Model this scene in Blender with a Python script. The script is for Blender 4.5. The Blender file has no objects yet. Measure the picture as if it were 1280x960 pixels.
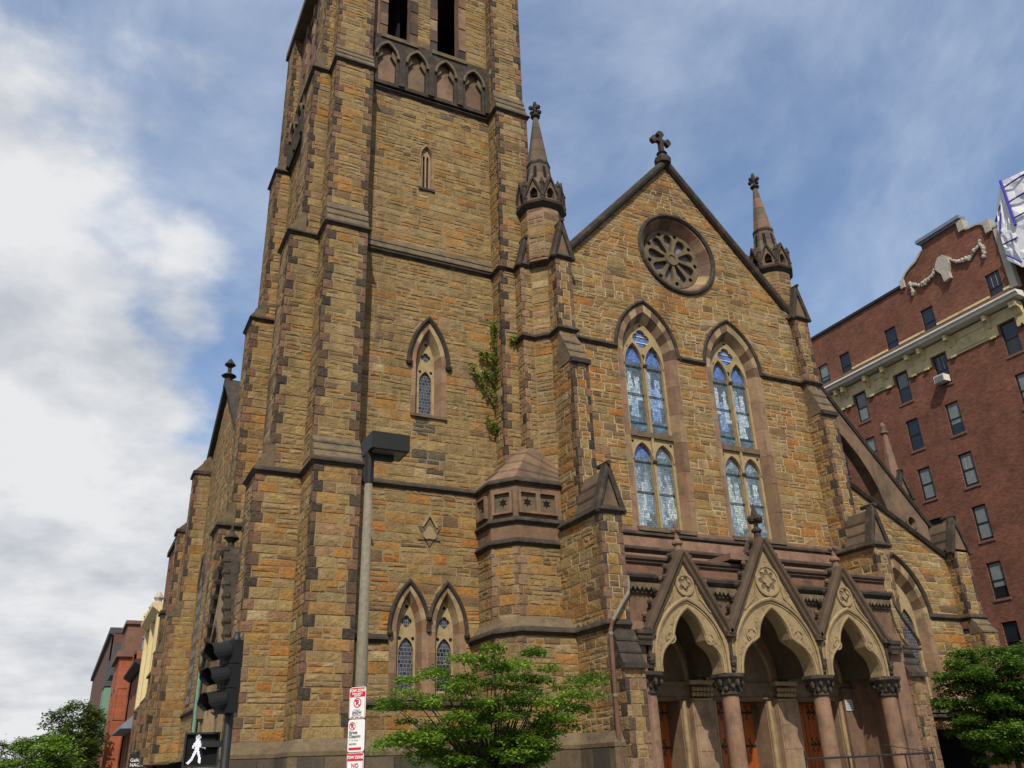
import bpy, math, random
from mathutils import Vector, Matrix
from mathutils.geometry import tessellate_polygon

RAD = math.radians
PI = math.pi
sc = bpy.context.scene
COL = sc.collection
random.seed(7)

# ------------------------------------------------------------------ camera
CAM = Vector((0.0, 0.0, 1.65))
YAW, PITCH, ROLL, FPX = RAD(26.95), RAD(24.38), RAD(-1.99), 1072.0
fwd = Vector((math.sin(YAW)*math.cos(PITCH), math.cos(YAW)*math.cos(PITCH), math.sin(PITCH)))
rt0 = Vector((math.cos(YAW), -math.sin(YAW), 0))
up0 = rt0.cross(fwd)
rt = rt0*math.cos(ROLL) + up0*math.sin(ROLL)
up = up0*math.cos(ROLL) - rt0*math.sin(ROLL)
cd = bpy.data.cameras.new('camera')
cd.sensor_fit = 'HORIZONTAL'; cd.sensor_width = 36.0; cd.lens = FPX/1280*36
cd.clip_start = 0.1; cd.clip_end = 6000
cam = bpy.data.objects.new('camera', cd); COL.objects.link(cam)
cam.matrix_world = Matrix(((rt.x, up.x, -fwd.x, CAM.x), (rt.y, up.y, -fwd.y, CAM.y), (rt.z, up.z, -fwd.z, CAM.z), (0, 0, 0, 1)))
sc.camera = cam

# ------------------------------------------------------------------ sun, sky, exposure
SUN_EL, SUN_AZ = RAD(48), RAD(27)          # light travels towards +Y and a little towards +X
ld = Vector((math.sin(SUN_AZ)*math.cos(SUN_EL), math.cos(SUN_AZ)*math.cos(SUN_EL), -math.sin(SUN_EL)))
sl = bpy.data.lights.new('sun', 'SUN'); sl.energy = 4.7; sl.angle = RAD(0.6); sl.color = (1.0, 0.93, 0.80)
sun = bpy.data.objects.new('sun', sl); COL.objects.link(sun)
sun.rotation_euler = ld.to_track_quat('-Z', 'Y').to_euler(); sun.location = (-20, -30, 60)
sc.view_settings.view_transform = 'Standard'; sc.view_settings.look = 'None'
sc.view_settings.gamma = 1.0; sc.view_settings.exposure = 0.0; sc.view_settings.use_curve_mapping = False

world = bpy.data.worlds.new('World'); sc.world = world; world.use_nodes = True
nt = world.node_tree; nt.nodes.clear()
def wn(t, **k):
    n = nt.nodes.new(t)
    for a, b in k.items(): setattr(n, a, b)
    return n
def wl(a, b): nt.links.new(a, b)
out = wn('ShaderNodeOutputWorld')
sky = wn('ShaderNodeTexSky', sky_type='NISHITA', sun_disc=False)
sky.sun_elevation = SUN_EL; sky.sun_rotation = RAD(180+27); sky.air_density = 1.0; sky.dust_density = 1.6; sky.ozone_density = 2.0
bg = wn('ShaderNodeBackground'); bg.inputs[1].default_value = 0.15
hs = wn('ShaderNodeHueSaturation'); hs.inputs['Saturation'].default_value = 1.28
wl(sky.outputs[0], hs.inputs['Color']); wl(hs.outputs[0], bg.inputs[0])
tc = wn('ShaderNodeTexCoord')
sep = wn('ShaderNodeSeparateXYZ'); wl(tc.outputs['Generated'], sep.inputs[0])
def wm(op, a, b=None, c=None, clamp=False):
    n = wn('ShaderNodeMath', operation=op); n.use_clamp = clamp
    for i, x in enumerate((a, b, c)):
        if x is None: continue
        if isinstance(x, (int, float)): n.inputs[i].default_value = x
        else: wl(x, n.inputs[i])
    return n.outputs[0]
def wr(v, a, b, c, d):
    n = wn('ShaderNodeMapRange'); n.interpolation_type = 'SMOOTHSTEP'
    wl(v, n.inputs[0])
    for i, x in enumerate((a, b, c, d)): n.inputs[i+1].default_value = x
    return n.outputs[0]
den = wm('ADD', wm('MAXIMUM', sep.outputs[2], 0.0), 0.32)
cmb = wn('ShaderNodeCombineXYZ')
wl(wm('DIVIDE', sep.outputs[0], den), cmb.inputs[0]); wl(wm('DIVIDE', sep.outputs[1], den), cmb.inputs[1])
def wnoise(scale, detail, rough, off=(0, 0, 0), sc3=(1, 1, 1), dist=0.0):
    mp = wn('ShaderNodeMapping'); mp.inputs['Location'].default_value = off; mp.inputs['Scale'].default_value = sc3
    wl(cmb.outputs[0], mp.inputs[0])
    n = wn('ShaderNodeTexNoise'); n.inputs['Scale'].default_value = scale; n.inputs['Detail'].default_value = detail
    n.inputs['Roughness'].default_value = rough; n.inputs['Distortion'].default_value = dist
    wl(mp.outputs[0], n.inputs['Vector']); return n.outputs[0]
n1 = wnoise(1.25, 10, 0.55, (3.1, 1.7, 0))
n2 = wnoise(2.0, 9, 0.60, (7.4, 2.2, 0), (1, 0.75, 1), 0.35)
# heavy cumulus on the street side (small x), thin veil on the other; clearer towards the zenith
bias = wm('ADD', wr(sep.outputs[0], 0.04, 0.34, 0.085, -0.26), wr(sep.outputs[2], 0.38, 0.60, 0.0, -0.16))
cum = wr(wm('ADD', n1, bias), 0.47, 0.55, 0.0, 1.0)
veil = wr(n2, 0.32, 0.70, 0.20, 0.82)
shade = wnoise(3.0, 7, 0.58, (1.2, 5.4, 0))
ramp = wn('ShaderNodeValToRGB'); wl(wm('ADD', wm('MULTIPLY', shade, 0.7), wm('MULTIPLY', n1, 0.3)), ramp.inputs[0])
ramp.color_ramp.elements[0].position = 0.38; ramp.color_ramp.elements[0].color = (0.50, 0.54, 0.61, 1)
ramp.color_ramp.elements[1].position = 0.56; ramp.color_ramp.elements[1].color = (0.88, 0.89, 0.91, 1)
bg2 = wn('ShaderNodeBackground'); wl(ramp.outputs[0], bg2.inputs[0]); bg2.inputs[1].default_value = 0.92
bg3 = wn('ShaderNodeBackground'); bg3.inputs[0].default_value = (0.70, 0.79, 0.95, 1); bg3.inputs[1].default_value = 0.90
mixv = wn('ShaderNodeMixShader'); wl(veil, mixv.inputs[0]); wl(bg.outputs[0], mixv.inputs[1]); wl(bg3.outputs[0], mixv.inputs[2])
mixs = wn('ShaderNodeMixShader'); wl(cum, mixs.inputs[0]); wl(mixv.outputs[0], mixs.inputs[1]); wl(bg2.outputs[0], mixs.inputs[2])
wl(mixs.outputs[0], out.inputs[0])

# ------------------------------------------------------------------ materials
MATS = {}
def mat(name, col=(0.5, 0.5, 0.5), rough=0.85, attr=False, var=0.25, scale=3.0, bump=0.0, bscale=30.0, metal=0.0, dirt=None, spec=0.3, fn=None, emit=None):
    m = bpy.data.materials.new(name); m.use_nodes = True
    t = m.node_tree; N = t.nodes; L = t.links
    b = N['Principled BSDF']
    b.inputs['Roughness'].default_value = rough; b.inputs['Metallic'].default_value = metal
    b.inputs['Specular IOR Level'].default_value = spec
    co = N.new('ShaderNodeTexCoord')
    if attr:
        a = N.new('ShaderNodeAttribute'); a.attribute_name = 'Col'; c = a.outputs['Color']
    else:
        a = N.new('ShaderNodeRGB'); a.outputs[0].default_value = (*col, 1); c = a.outputs[0]
    if var > 0:
        n = N.new('ShaderNodeTexNoise'); n.inputs['Scale'].default_value = scale; n.inputs['Detail'].default_value = 9; n.inputs['Roughness'].default_value = 0.74
        L.new(co.outputs['Object'], n.inputs['Vector'])
        mr = N.new('ShaderNodeMapRange'); mr.inputs[1].default_value = 0.28; mr.inputs[2].default_value = 0.72
        mr.inputs[3].default_value = 1-var; mr.inputs[4].default_value = 1+var; L.new(n.outputs[0], mr.inputs[0])
        mx = N.new('ShaderNodeMix'); mx.data_type = 'RGBA'; mx.blend_type = 'MULTIPLY'; mx.inputs[0].default_value = 1
        L.new(c, mx.inputs[6]); L.new(mr.outputs[0], mx.inputs[7]); c = mx.outputs[2]
    if dirt:
        dcol, amt, dsc = dirt
        n = N.new('ShaderNodeTexNoise'); n.inputs['Scale'].default_value = dsc; n.inputs['Detail'].default_value = 8; n.inputs['Roughness'].default_value = 0.7
        L.new(co.outputs['Object'], n.inputs['Vector'])
        mr = N.new('ShaderNodeMapRange'); mr.inputs[1].default_value = 0.50; mr.inputs[2].default_value = 0.66
        mr.inputs[3].default_value = 0; mr.inputs[4].default_value = amt; L.new(n.outputs[0], mr.inputs[0])
        mx = N.new('ShaderNodeMix'); mx.data_type = 'RGBA'; L.new(mr.outputs[0], mx.inputs[0])
        L.new(c, mx.inputs[6]); mx.inputs[7].default_value = (*dcol, 1); c = mx.outputs[2]
    if fn: c = fn(N, L, co, c, b) or c
    L.new(c, b.inputs['Base Color'])
    if emit: 
        b.inputs['Emission Color'].default_value = (*emit[0], 1); b.inputs['Emission Strength'].default_value = emit[1]
    if bump > 0:
        n = N.new('ShaderNodeTexNoise'); n.inputs['Scale'].default_value = bscale; n.inputs['Detail'].default_value = 5; n.inputs['Roughness'].default_value = 0.6
        L.new(co.outputs['Object'], n.inputs['Vector'])
        bp = N.new('ShaderNodeBump'); bp.inputs['Strength'].default_value = bump; bp.inputs['Distance'].default_value = 0.045
        L.new(n.outputs[0], bp.inputs['Height']); L.new(bp.outputs[0], b.inputs['Normal'])
    MATS[name] = m
    return m

def wood(N, L, co, c):
    w = N.new('ShaderNodeTexWave'); w.inputs['Scale'].default_value = 2.2; w.inputs['Distortion'].default_value = 4; w.inputs['Detail'].default_value = 3
    mp = N.new('ShaderNodeMapping'); mp.inputs['Scale'].default_value = (3.5, 1, 0.25); L.new(co.outputs['Object'], mp.inputs[0]); L.new(mp.outputs[0], w.inputs[0])
    mr = N.new('ShaderNodeMapRange'); mr.inputs[3].default_value = 0.55; mr.inputs[4].default_value = 1.2; L.new(w.outputs[1], mr.inputs[0])
    mx = N.new('ShaderNodeMix'); mx.data_type = 'RGBA'; mx.blend_type = 'MULTIPLY'; mx.inputs[0].default_value = 1
    L.new(c, mx.inputs[6]); L.new(mr.outputs[0], mx.inputs[7]); return mx.outputs[2]
mat('mortar', (0.23, 0.165, 0.09), rough=0.95, var=0.25, scale=2.0)
mat('mortar_pale', (0.36, 0.28, 0.175), rough=0.95, var=0.25, scale=2.0)
mat('dark_trim', (0.036, 0.028, 0.022), rough=0.9, var=0.45, scale=4, bump=0.35, bscale=18, dirt=((0.11, 0.082, 0.055), 0.55, 2.3))
mat('weathered', (0.125, 0.092, 0.054), rough=0.92, var=0.4, scale=3, bump=0.4, bscale=18, dirt=((0.045, 0.04, 0.034), 0.75, 1.7))
mat('cream_stone', (0.265, 0.192, 0.10), rough=0.9, var=0.22, scale=4, bump=0.4, bscale=34, dirt=((0.10, 0.075, 0.045), 0.55, 2.2))
mat('tracery', (0.30, 0.22, 0.115), rough=0.9, var=0.25, scale=4, bump=0.2, bscale=30, dirt=((0.09, 0.07, 0.045), 0.4, 3))
mat('iron', (0.012, 0.012, 0.013), rough=0.55, var=0.2, scale=10, spec=0.4)
mat('copper_green', (0.13, 0.24, 0.18), rough=0.7, var=0.3, scale=8)
mat('dark_void', (0.006, 0.006, 0.006), rough=0.95, var=0.0)
mat('slate', (0.055, 0.055, 0.062), rough=0.7, var=0.3, scale=6)
mat('pole_grey', (0.155, 0.135, 0.095), rough=0.7, var=0.4, scale=14, metal=0.0)
mat('lamp_dark', (0.010, 0.010, 0.0095), rough=0.6, var=0.15, scale=8)
mat('lamp_lens', (0.12, 0.105, 0.07), rough=0.35, var=0.15, scale=6)
mat('sign_white', (0.72, 0.72, 0.70), rough=0.45, var=0.05, scale=20)
mat('sign_red', (0.55, 0.015, 0.03), rough=0.45, var=0.05, scale=20)
mat('sign_black', (0.02, 0.02, 0.022), rough=0.5, var=0.0)
mat('walk_white', (0.8, 0.8, 0.85), rough=0.5, var=0.0, emit=((0.85, 0.9, 1.0), 0.75))
mat('oak_door', (0.30, 0.075, 0.014), rough=0.45, var=0.35, scale=2.5, spec=0.4,
    fn=lambda N, L, co, c, b: wood(N, L, co, c))
mat('bark', (0.045, 0.036, 0.028), rough=0.95, var=0.4, scale=6, bump=0.6, bscale=20)
mat('sash_black', (0.016, 0.017, 0.018), rough=0.5, var=0.1, scale=8)
mat('white_paint', (0.62, 0.60, 0.54), rough=0.6, var=0.15, scale=3)
mat('frieze_cream', (0.50, 0.41, 0.21), rough=0.75, var=0.22, scale=2.5, dirt=((0.2, 0.17, 0.11), 0.5, 1.5))
mat('limestone', (0.36, 0.335, 0.28), rough=0.85, var=0.25, scale=5, bump=0.3, bscale=12)
mat('tarp_white', (0.66, 0.66, 0.67), rough=0.5, var=0.12, scale=1.5, bump=0.5, bscale=2.5)
mat('tape_blue', (0.05, 0.045, 0.30), rough=0.5, var=0.1)
mat('asphalt', (0.05, 0.05, 0.05), rough=0.95, var=0.3, scale=8, bump=0.3, bscale=80)
mat('concrete', (0.27, 0.25, 0.22), rough=0.9, var=0.2, scale=3, bump=0.2, bscale=60)
mat('grass', (0.05, 0.085, 0.025), rough=1.0, var=0.4, scale=6)
mat('cream_paint', (0.55, 0.45, 0.24), rough=0.7, var=0.12, scale=2)
mat('blue_slate', (0.16, 0.19, 0.23), rough=0.6, var=0.2, scale=3)
mat('brownstone_wall', (0.16, 0.085, 0.06), rough=0.9, var=0.25, scale=2, bump=0.2, bscale=15)
mat('paper', (0.42, 0.42, 0.42), rough=0.8, var=0.05)

def brickfn(c1, c2, mortar, axis):
    def f(N, L, co, c, b):
        sp = N.new('ShaderNodeSeparateXYZ'); L.new(co.outputs['Object'], sp.inputs[0])
        cb = N.new('ShaderNodeCombineXYZ'); L.new(sp.outputs[axis], cb.inputs[0]); L.new(sp.outputs[2], cb.inputs[1])
        k = N.new('ShaderNodeTexBrick'); k.inputs['Scale'].default_value = 1.0
        k.inputs['Brick Width'].default_value = 0.23; k.inputs['Row Height'].default_value = 0.082; k.inputs['Mortar Size'].default_value = 0.009
        k.inputs['Mortar Smooth'].default_value = 0.2; k.inputs['Bias'].default_value = -0.1
        k.inputs['Color1'].default_value = (*c1, 1); k.inputs['Color2'].default_value = (*c2, 1); k.inputs['Mortar'].default_value = (*mortar, 1)
        L.new(cb.outputs[0], k.inputs[0])
        n = N.new('ShaderNodeTexNoise'); n.inputs['Scale'].default_value = 0.9; n.inputs['Detail'].default_value = 10; n.inputs['Roughness'].default_value = 0.75; L.new(co.outputs['Object'], n.inputs[0])
        mr = N.new('ShaderNodeMapRange'); mr.inputs[1].default_value = 0.3; mr.inputs[2].default_value = 0.7; mr.inputs[3].default_value = 0.65; mr.inputs[4].default_value = 1.35; L.new(n.outputs[0], mr.inputs[0])
        mx = N.new('ShaderNodeMix'); mx.data_type = 'RGBA'; mx.blend_type = 'MULTIPLY'; mx.inputs[0].default_value = 1
        L.new(k.outputs[0], mx.inputs[6]); L.new(mr.outputs[0], mx.inputs[7])
        bp = N.new('ShaderNodeBump'); bp.inputs['Strength'].default_value = 0.4; bp.inputs['Distance'].default_value = 0.01; bp.invert = True
        L.new(k.outputs[1], bp.inputs['Height']); L.new(bp.outputs[0], b.inputs['Normal'])
        return mx.outputs[2]
    return f
mat('brick_x', rough=0.9, var=0, fn=brickfn((0.185, 0.064, 0.037), (0.095, 0.034, 0.022), (0.17, 0.10, 0.066), 1))
mat('brick_y', rough=0.9, var=0, fn=brickfn((0.185, 0.064, 0.037), (0.095, 0.034, 0.022), (0.17, 0.10, 0.066), 0))
mat('brick_orange', rough=0.9, var=0, fn=brickfn((0.32, 0.085, 0.035), (0.24, 0.06, 0.028), (0.25, 0.12, 0.08), 1))
mat('brick_dark', rough=0.9, var=0, fn=brickfn((0.13, 0.05, 0.038), (0.09, 0.036, 0.03), (0.13, 0.08, 0.06), 0))

def soot(N, L, co, c, b):
    mp = N.new('ShaderNodeMapping'); mp.inputs['Scale'].default_value = (1.0, 1.0, 0.16); L.new(co.outputs['Object'], mp.inputs[0])
    n = N.new('ShaderNodeTexNoise'); n.inputs['Scale'].default_value = 1.3; n.inputs['Detail'].default_value = 7; n.inputs['Roughness'].default_value = 0.6; L.new(mp.outputs[0], n.inputs[0])
    mr = N.new('ShaderNodeMapRange'); mr.inputs[1].default_value = 0.5; mr.inputs[2].default_value = 0.72; mr.inputs[3].default_value = 1.0; mr.inputs[4].default_value = 0.62; L.new(n.outputs[0], mr.inputs[0])
    mx = N.new('ShaderNodeMix'); mx.data_type = 'RGBA'; mx.blend_type = 'MULTIPLY'; mx.inputs[0].default_value = 1
    L.new(c, mx.inputs[6]); L.new(mr.outputs[0], mx.inputs[7]); return mx.outputs[2]
def glassfn(kind):
    def f(N, L, co, c, b):
        if kind == 'lead':
            sp = N.new('ShaderNodeSeparateXYZ'); L.new(co.outputs['Object'], sp.inputs[0])
            cb = N.new('ShaderNodeCombineXYZ'); L.new(sp.outputs[0], cb.inputs[0]); L.new(sp.outputs[2], cb.inputs[1])
            k = N.new('ShaderNodeTexBrick'); k.inputs['Scale'].default_value = 1
            k.inputs['Brick Width'].default_value = 0.115; k.inputs['Row Height'].default_value = 0.115; k.inputs['Mortar Size'].default_value = 0.009; k.squash = 0.55; k.squash_frequency = 3; k.offset = 0.37; k.offset_frequency = 2
            k.inputs['Color1'].default_value = (0.006, 0.008, 0.012, 1); k.inputs['Color2'].default_value = (0.045, 0.05, 0.065, 1); k.inputs['Mortar'].default_value = (0.15, 0.16, 0.18, 1)
            L.new(cb.outputs[0], k.inputs[0]); return k.outputs[0]
        if kind == 'rose':
            v = N.new('ShaderNodeTexVoronoi'); v.inputs['Scale'].default_value = 9; L.new(co.outputs['Object'], v.inputs[0])
            r = N.new('ShaderNodeValToRGB'); e = r.color_ramp.elements; e[0].color = (0.10, 0.085, 0.10, 1); e[1].color = (0.20, 0.17, 0.19, 1)
            sp = N.new('ShaderNodeSeparateColor'); L.new(v.outputs['Color'], sp.inputs[0]); L.new(sp.outputs[0], r.inputs[0]); return r.outputs[0]
        n = N.new('ShaderNodeTexNoise'); n.inputs['Scale'].default_value = 2.6; n.inputs['Detail'].default_value = 6; n.inputs['Roughness'].default_value = 0.65
        mp = N.new('ShaderNodeMapping'); mp.inputs['Scale'].default_value = (1.6, 1, 1.0); L.new(co.outputs['Object'], mp.inputs[0]); L.new(mp.outputs[0], n.inputs[0])
        r = N.new('ShaderNodeValToRGB'); cr = r.color_ramp; A, B = kind
        cr.elements[0].position = 0.36; cr.elements[0].color = (*A, 1); cr.elements[1].position = 0.66; cr.elements[1].color = (*B, 1)
        L.new(n.outputs[0], r.inputs[0]); return r.outputs[0]
    return f
mat('stone', attr=True, rough=0.92, var=0.45, scale=9.0, bump=1.0, bscale=13, dirt=((0.085, 0.06, 0.036), 0.55, 4.5), fn=soot)
mat('brownstone', attr=True, rough=0.9, var=0.28, scale=2.5, bump=0.35, bscale=22, dirt=((0.05, 0.042, 0.036), 0.55, 1.6), fn=soot)
mat('lead_glass', rough=0.35, var=0, spec=0.35, fn=glassfn('lead'))
mat('rose_glass', rough=0.4, var=0, spec=0.3, fn=glassfn('rose'))
mat('glass_mosaic', attr=True, rough=0.08, var=0.25, scale=6, spec=0.8)
mat('glass_slate', rough=0.07, var=0, spec=0.8, fn=glassfn(((0.06, 0.085, 0.11), (0.17, 0.22, 0.26))))
mat('glass_blue', rough=0.07, var=0, spec=0.8, fn=glassfn(((0.045, 0.09, 0.27), (0.15, 0.24, 0.50))))
mat('glass_pale', rough=0.09, var=0, spec=0.8, fn=glassfn(((0.12, 0.19, 0.36), (0.34, 0.42, 0.50))))
mat('glass_white', rough=0.09, var=0, spec=0.8, fn=glassfn(((0.20, 0.26, 0.29), (0.42, 0.47, 0.47))))
mat('glass_teal', rough=0.07, var=0, spec=0.8, fn=glassfn(((0.05, 0.13, 0.17), (0.12, 0.32, 0.42))))
mat('window_glass', (0.012, 0.016, 0.018), rough=0.08, var=0.3, scale=1.0, spec=0.6)
mat('blind', (0.16, 0.19, 0.19), rough=0.6, var=0.25, scale=2.0)  # bluish tone paints in the reflection seen on the upper sashes

def leafmat(name, c1, c2, trans=0.35):
    m = bpy.data.materials.new(name); m.use_nodes = True
    t = m.node_tree; N = t.nodes; L = t.links; b = N['Principled BSDF']
    a = N.new('ShaderNodeAttribute'); a.attribute_name = 'Col'
    r = N.new('ShaderNodeMix'); r.data_type = 'RGBA'; r.inputs[6].default_value = (*c1, 1); r.inputs[7].default_value = (*c2, 1)
    s = N.new('ShaderNodeSeparateColor'); L.new(a.outputs['Color'], s.inputs[0]); L.new(s.outputs[0], r.inputs[0])
    L.new(r.outputs[2], b.inputs['Base Color']); b.inputs['Roughness'].default_value = 0.55; b.inputs['Specular IOR Level'].default_value = 0.25
    tr = N.new('ShaderNodeBsdfTranslucent'); L.new(r.outputs[2], tr.inputs[0])
    ms = N.new('ShaderNodeMixShader'); ms.inputs[0].default_value = trans
    L.new(b.outputs[0], ms.inputs[1]); L.new(tr.outputs[0], ms.inputs[2]); L.new(ms.outputs[0], N['Material Output'].inputs[0])
    MATS[name] = m
leafmat('leaf_bright', (0.05, 0.11, 0.012), (0.20, 0.32, 0.032))
leafmat('leaf_deep', (0.04, 0.09, 0.012), (0.13, 0.23, 0.03))
leafmat('leaf_street', (0.045, 0.075, 0.014), (0.12, 0.17, 0.03))

# ------------------------------------------------------------------ mesh building
PL = lambda u, v, w: (u, v, w)          # plan: u=x v=y, swept in z
FR = lambda u, v, w: (u, w, v)          # front elevation: u=x v=z at depth y=w
SD = lambda u, v, w: (w, u, v)          # side elevation: u=y v=z at x=w
ID4 = Matrix.Identity(4)

class MB:
    def __init__(s): s.v = []; s.f = []; s.c = []
    def add(s, vs, fs, col=(0.2, 0.2, 0.2)):
        n = len(s.v); s.v += [tuple(p) for p in vs]; s.f += [tuple(i+n for i in f) for f in fs]; s.c += [col]*len(fs); return s
    def box(s, x0, x1, y0, y1, z0, z1, col=(0.2, 0.2, 0.2)):
        return s.add([(x, y, z) for z in (z0, z1) for y in (y0, y1) for x in (x0, x1)],
                     [(0, 2, 3, 1), (4, 5, 7, 6), (0, 1, 5, 4), (2, 6, 7, 3), (0, 4, 6, 2), (1, 3, 7, 5)], col)
    def plate(s, loops, a, b, mp=FR, col=(0.2, 0.2, 0.2), back=True):
        flat = [p for lp in loops for p in lp]
        tris = tessellate_polygon([[Vector((p[0], p[1], 0)) for p in lp] for lp in loops])
        n = len(flat); vs = [mp(u, v, a) for u, v in flat] + [mp(u, v, b) for u, v in flat]
        fs = [tuple(t) for t in tris]
        if back: fs += [tuple(i+n for i in t) for t in tris]
        k = 0
        for lp in loops:
            m = len(lp)
            for i in range(m): j = (i+1) % m; fs.append((k+i, k+j, k+j+n, k+i+n))
            k += m
        return s.add(vs, fs, col)
    def sweep(s, path, prof, mp=PL, base=0.0, ws=1.0, closed=False, col=(0.2, 0.2, 0.2)):
        P = [Vector(p) for p in path]; n = len(P); m = len(prof); vs = []
        def nrm(a, b):
            d = (b-a); d.normalize(); return Vector((d.y, -d.x))
        for i in range(n):
            if closed: n1 = nrm(P[i-1], P[i]); n2 = nrm(P[i], P[(i+1) % n])
            else:
                n1 = nrm(P[i-1], P[i]) if i else nrm(P[0], P[1]); n2 = nrm(P[i], P[i+1]) if i < n-1 else n1
            dd = 1+n1.dot(n2)
            mt = (n1+n2)/max(dd, 0.35)
            for a, b in prof:
                q = P[i]+mt*a; vs.append(mp(q.x, q.y, base+ws*b))
        fs = []
        for i in range(n if closed else n-1):
            j = (i+1) % n
            for k in range(m): l = (k+1) % m; fs.append((i*m+k, i*m+l, j*m+l, j*m+k))
        if not closed: fs += [tuple(range(m)), tuple(range((n-1)*m, n*m))]
        return s.add(vs, fs, col)
    def lathe(s, cx, cy, prof, n=8, col=(0.2, 0.2, 0.2), rot=0.0, cap=True):
        vs = []; m = len(prof)
        for r, z in prof:
            for k in range(n):
                a = rot+2*PI*k/n; vs.append((cx+r*math.cos(a), cy+r*math.sin(a), z))
        fs = []
        for i in range(m-1):
            for k in range(n): l = (k+1) % n; fs.append((i*n+k, i*n+l, (i+1)*n+l, (i+1)*n+k))
        if cap: fs += [tuple(range(n)), tuple(range((m-1)*n, m*n))]
        return s.add(vs, fs, col)
    def tube(s, pts, rads, n=6, col=(0.2, 0.2, 0.2)):
        P = [Vector(p) for p in pts]; vs = []; ref = Vector((0.31, 0.17, 0.93))
        for i, p in enumerate(P):
            d = (P[min(i+1, len(P)-1)]-P[max(i-1, 0)]).normalized()
            x = d.cross(ref)
            if x.length < 0.05: x = d.cross(Vector((1, 0, 0)))
            x.normalize(); y = d.cross(x); r = rads[i] if hasattr(rads, '__len__') else rads
            for k in range(n): a = 2*PI*k/n; vs.append(p+x*(r*math.cos(a))+y*(r*math.sin(a)))
        fs = []
        for i in range(len(P)-1):
            for k in range(n): l = (k+1) % n; fs.append((i*n+k, i*n+l, (i+1)*n+l, (i+1)*n+k))
        fs += [tuple(range(n)), tuple(range((len(P)-1)*n, len(P)*n))]
        return s.add(vs, fs, col)
    def ball(s, c, r, col=(0.2, 0.2, 0.2), seg=6, sq=(1, 1, 1)):
        vs = [(c[0], c[1], c[2]-r*sq[2])]; 
        for i in range(1, 4):
            t = PI*i/4
            for k in range(seg): a = 2*PI*k/seg; vs.append((c[0]+r*sq[0]*math.sin(t)*math.cos(a), c[1]+r*sq[1]*math.sin(t)*math.sin(a), c[2]-r*sq[2]*math.cos(t)))
        vs.append((c[0], c[1], c[2]+r*sq[2])); e = len(vs)-1; fs = []
        for k in range(seg):
            l = (k+1) % seg; fs.append((0, 1+l, 1+k)); fs.append((e, 1+2*seg+k, 1+2*seg+l))
            for i in range(2): fs.append((1+i*seg+k, 1+i*seg+l, 1+(i+1)*seg+l, 1+(i+1)*seg+k))
        return s.add(vs, fs, col)
    def build(s, name, m, parent=None, smooth=False, stuff=False):
        me = bpy.data.meshes.new(name); me.from_pydata(s.v, [], s.f)
        if s.f and MATS[m].node_tree.nodes.get('Attribute'):
            at = me.color_attributes.new('Col', 'FLOAT_COLOR', 'CORNER'); buf = []
            for p, c in zip(me.polygons, s.c): buf += [c[0], c[1], c[2], 1.0]*p.loop_total
            at.data.foreach_set('color', buf)
        me.materials.append(MATS[m])
        if smooth: me.polygons.foreach_set('use_smooth', [True]*len(me.polygons))
        me.update()
        return link(name, me, parent, stuff)
def link(name, me, parent=None, stuff=False):
    o = bpy.data.objects.new(name, me); COL.objects.link(o)
    if parent:
        o.parent = parent
        r = parent
        while r.parent: r = r.parent
        o.matrix_parent_inverse = Matrix.Translation(-r.location) if parent is r else ID4
    if stuff: o['kind'] = 'stuff'
    return o
def tag(o, label, cat, group=None):
    o['label'] = label; o['category'] = cat
    if group: o['group'] = group
    return o
def thing(name, label, cat, loc, group=None):
    o = bpy.data.objects.new(name, None); COL.objects.link(o); o.location = loc; o.empty_display_size = 0.3
    return tag(o, label, cat, group)
def structure(o): o['kind'] = 'structure'; return o
def jit(c, a=0.12):
    k = 1+random.uniform(-a, a); return tuple(max(0.004, x*k*(1+random.uniform(-a, a)*0.25)) for x in c)

def arch(cx, spring, a, h, n=10):
    """pointed arch, right springing over the apex to the left springing"""
    R = (a*a+h*h)/(2*a); t1 = math.atan2(h, R-a); r = []
    for i in range(n+1): t = t1*i/n; r.append((cx+a-R+R*math.cos(t), spring+R*math.sin(t)))
    return r + [(2*cx-x, z) for x, z in reversed(r[:-1])]
def opening(cx, sill, spring, a, h, n=10): return [(cx+a, sill)] + arch(cx, spring, a, h, n) + [(cx-a, sill)]
def arch_half(z, sill, spring, a, h):
    if z < sill or z > spring+h: return None
    if z <= spring: return a
    R = (a*a+h*h)/(2*a); return max(0.0, a-R+math.sqrt(max(0, R*R-(z-spring)**2)))
def hole_arch(cx, sill, spring, a, h): return dict(br=[sill, spring, spring+h], iv=lambda z: (lambda q: None if q is None else (cx-q, cx+q))(arch_half(z, sill, spring, a, h)))
def hole_circle(cx, cz, r): return dict(br=[cz-r, cz, cz+r], iv=lambda z: None if abs(z-cz) >= r else (cx-math.sqrt(r*r-(z-cz)**2), cx+math.sqrt(r*r-(z-cz)**2)))

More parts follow.
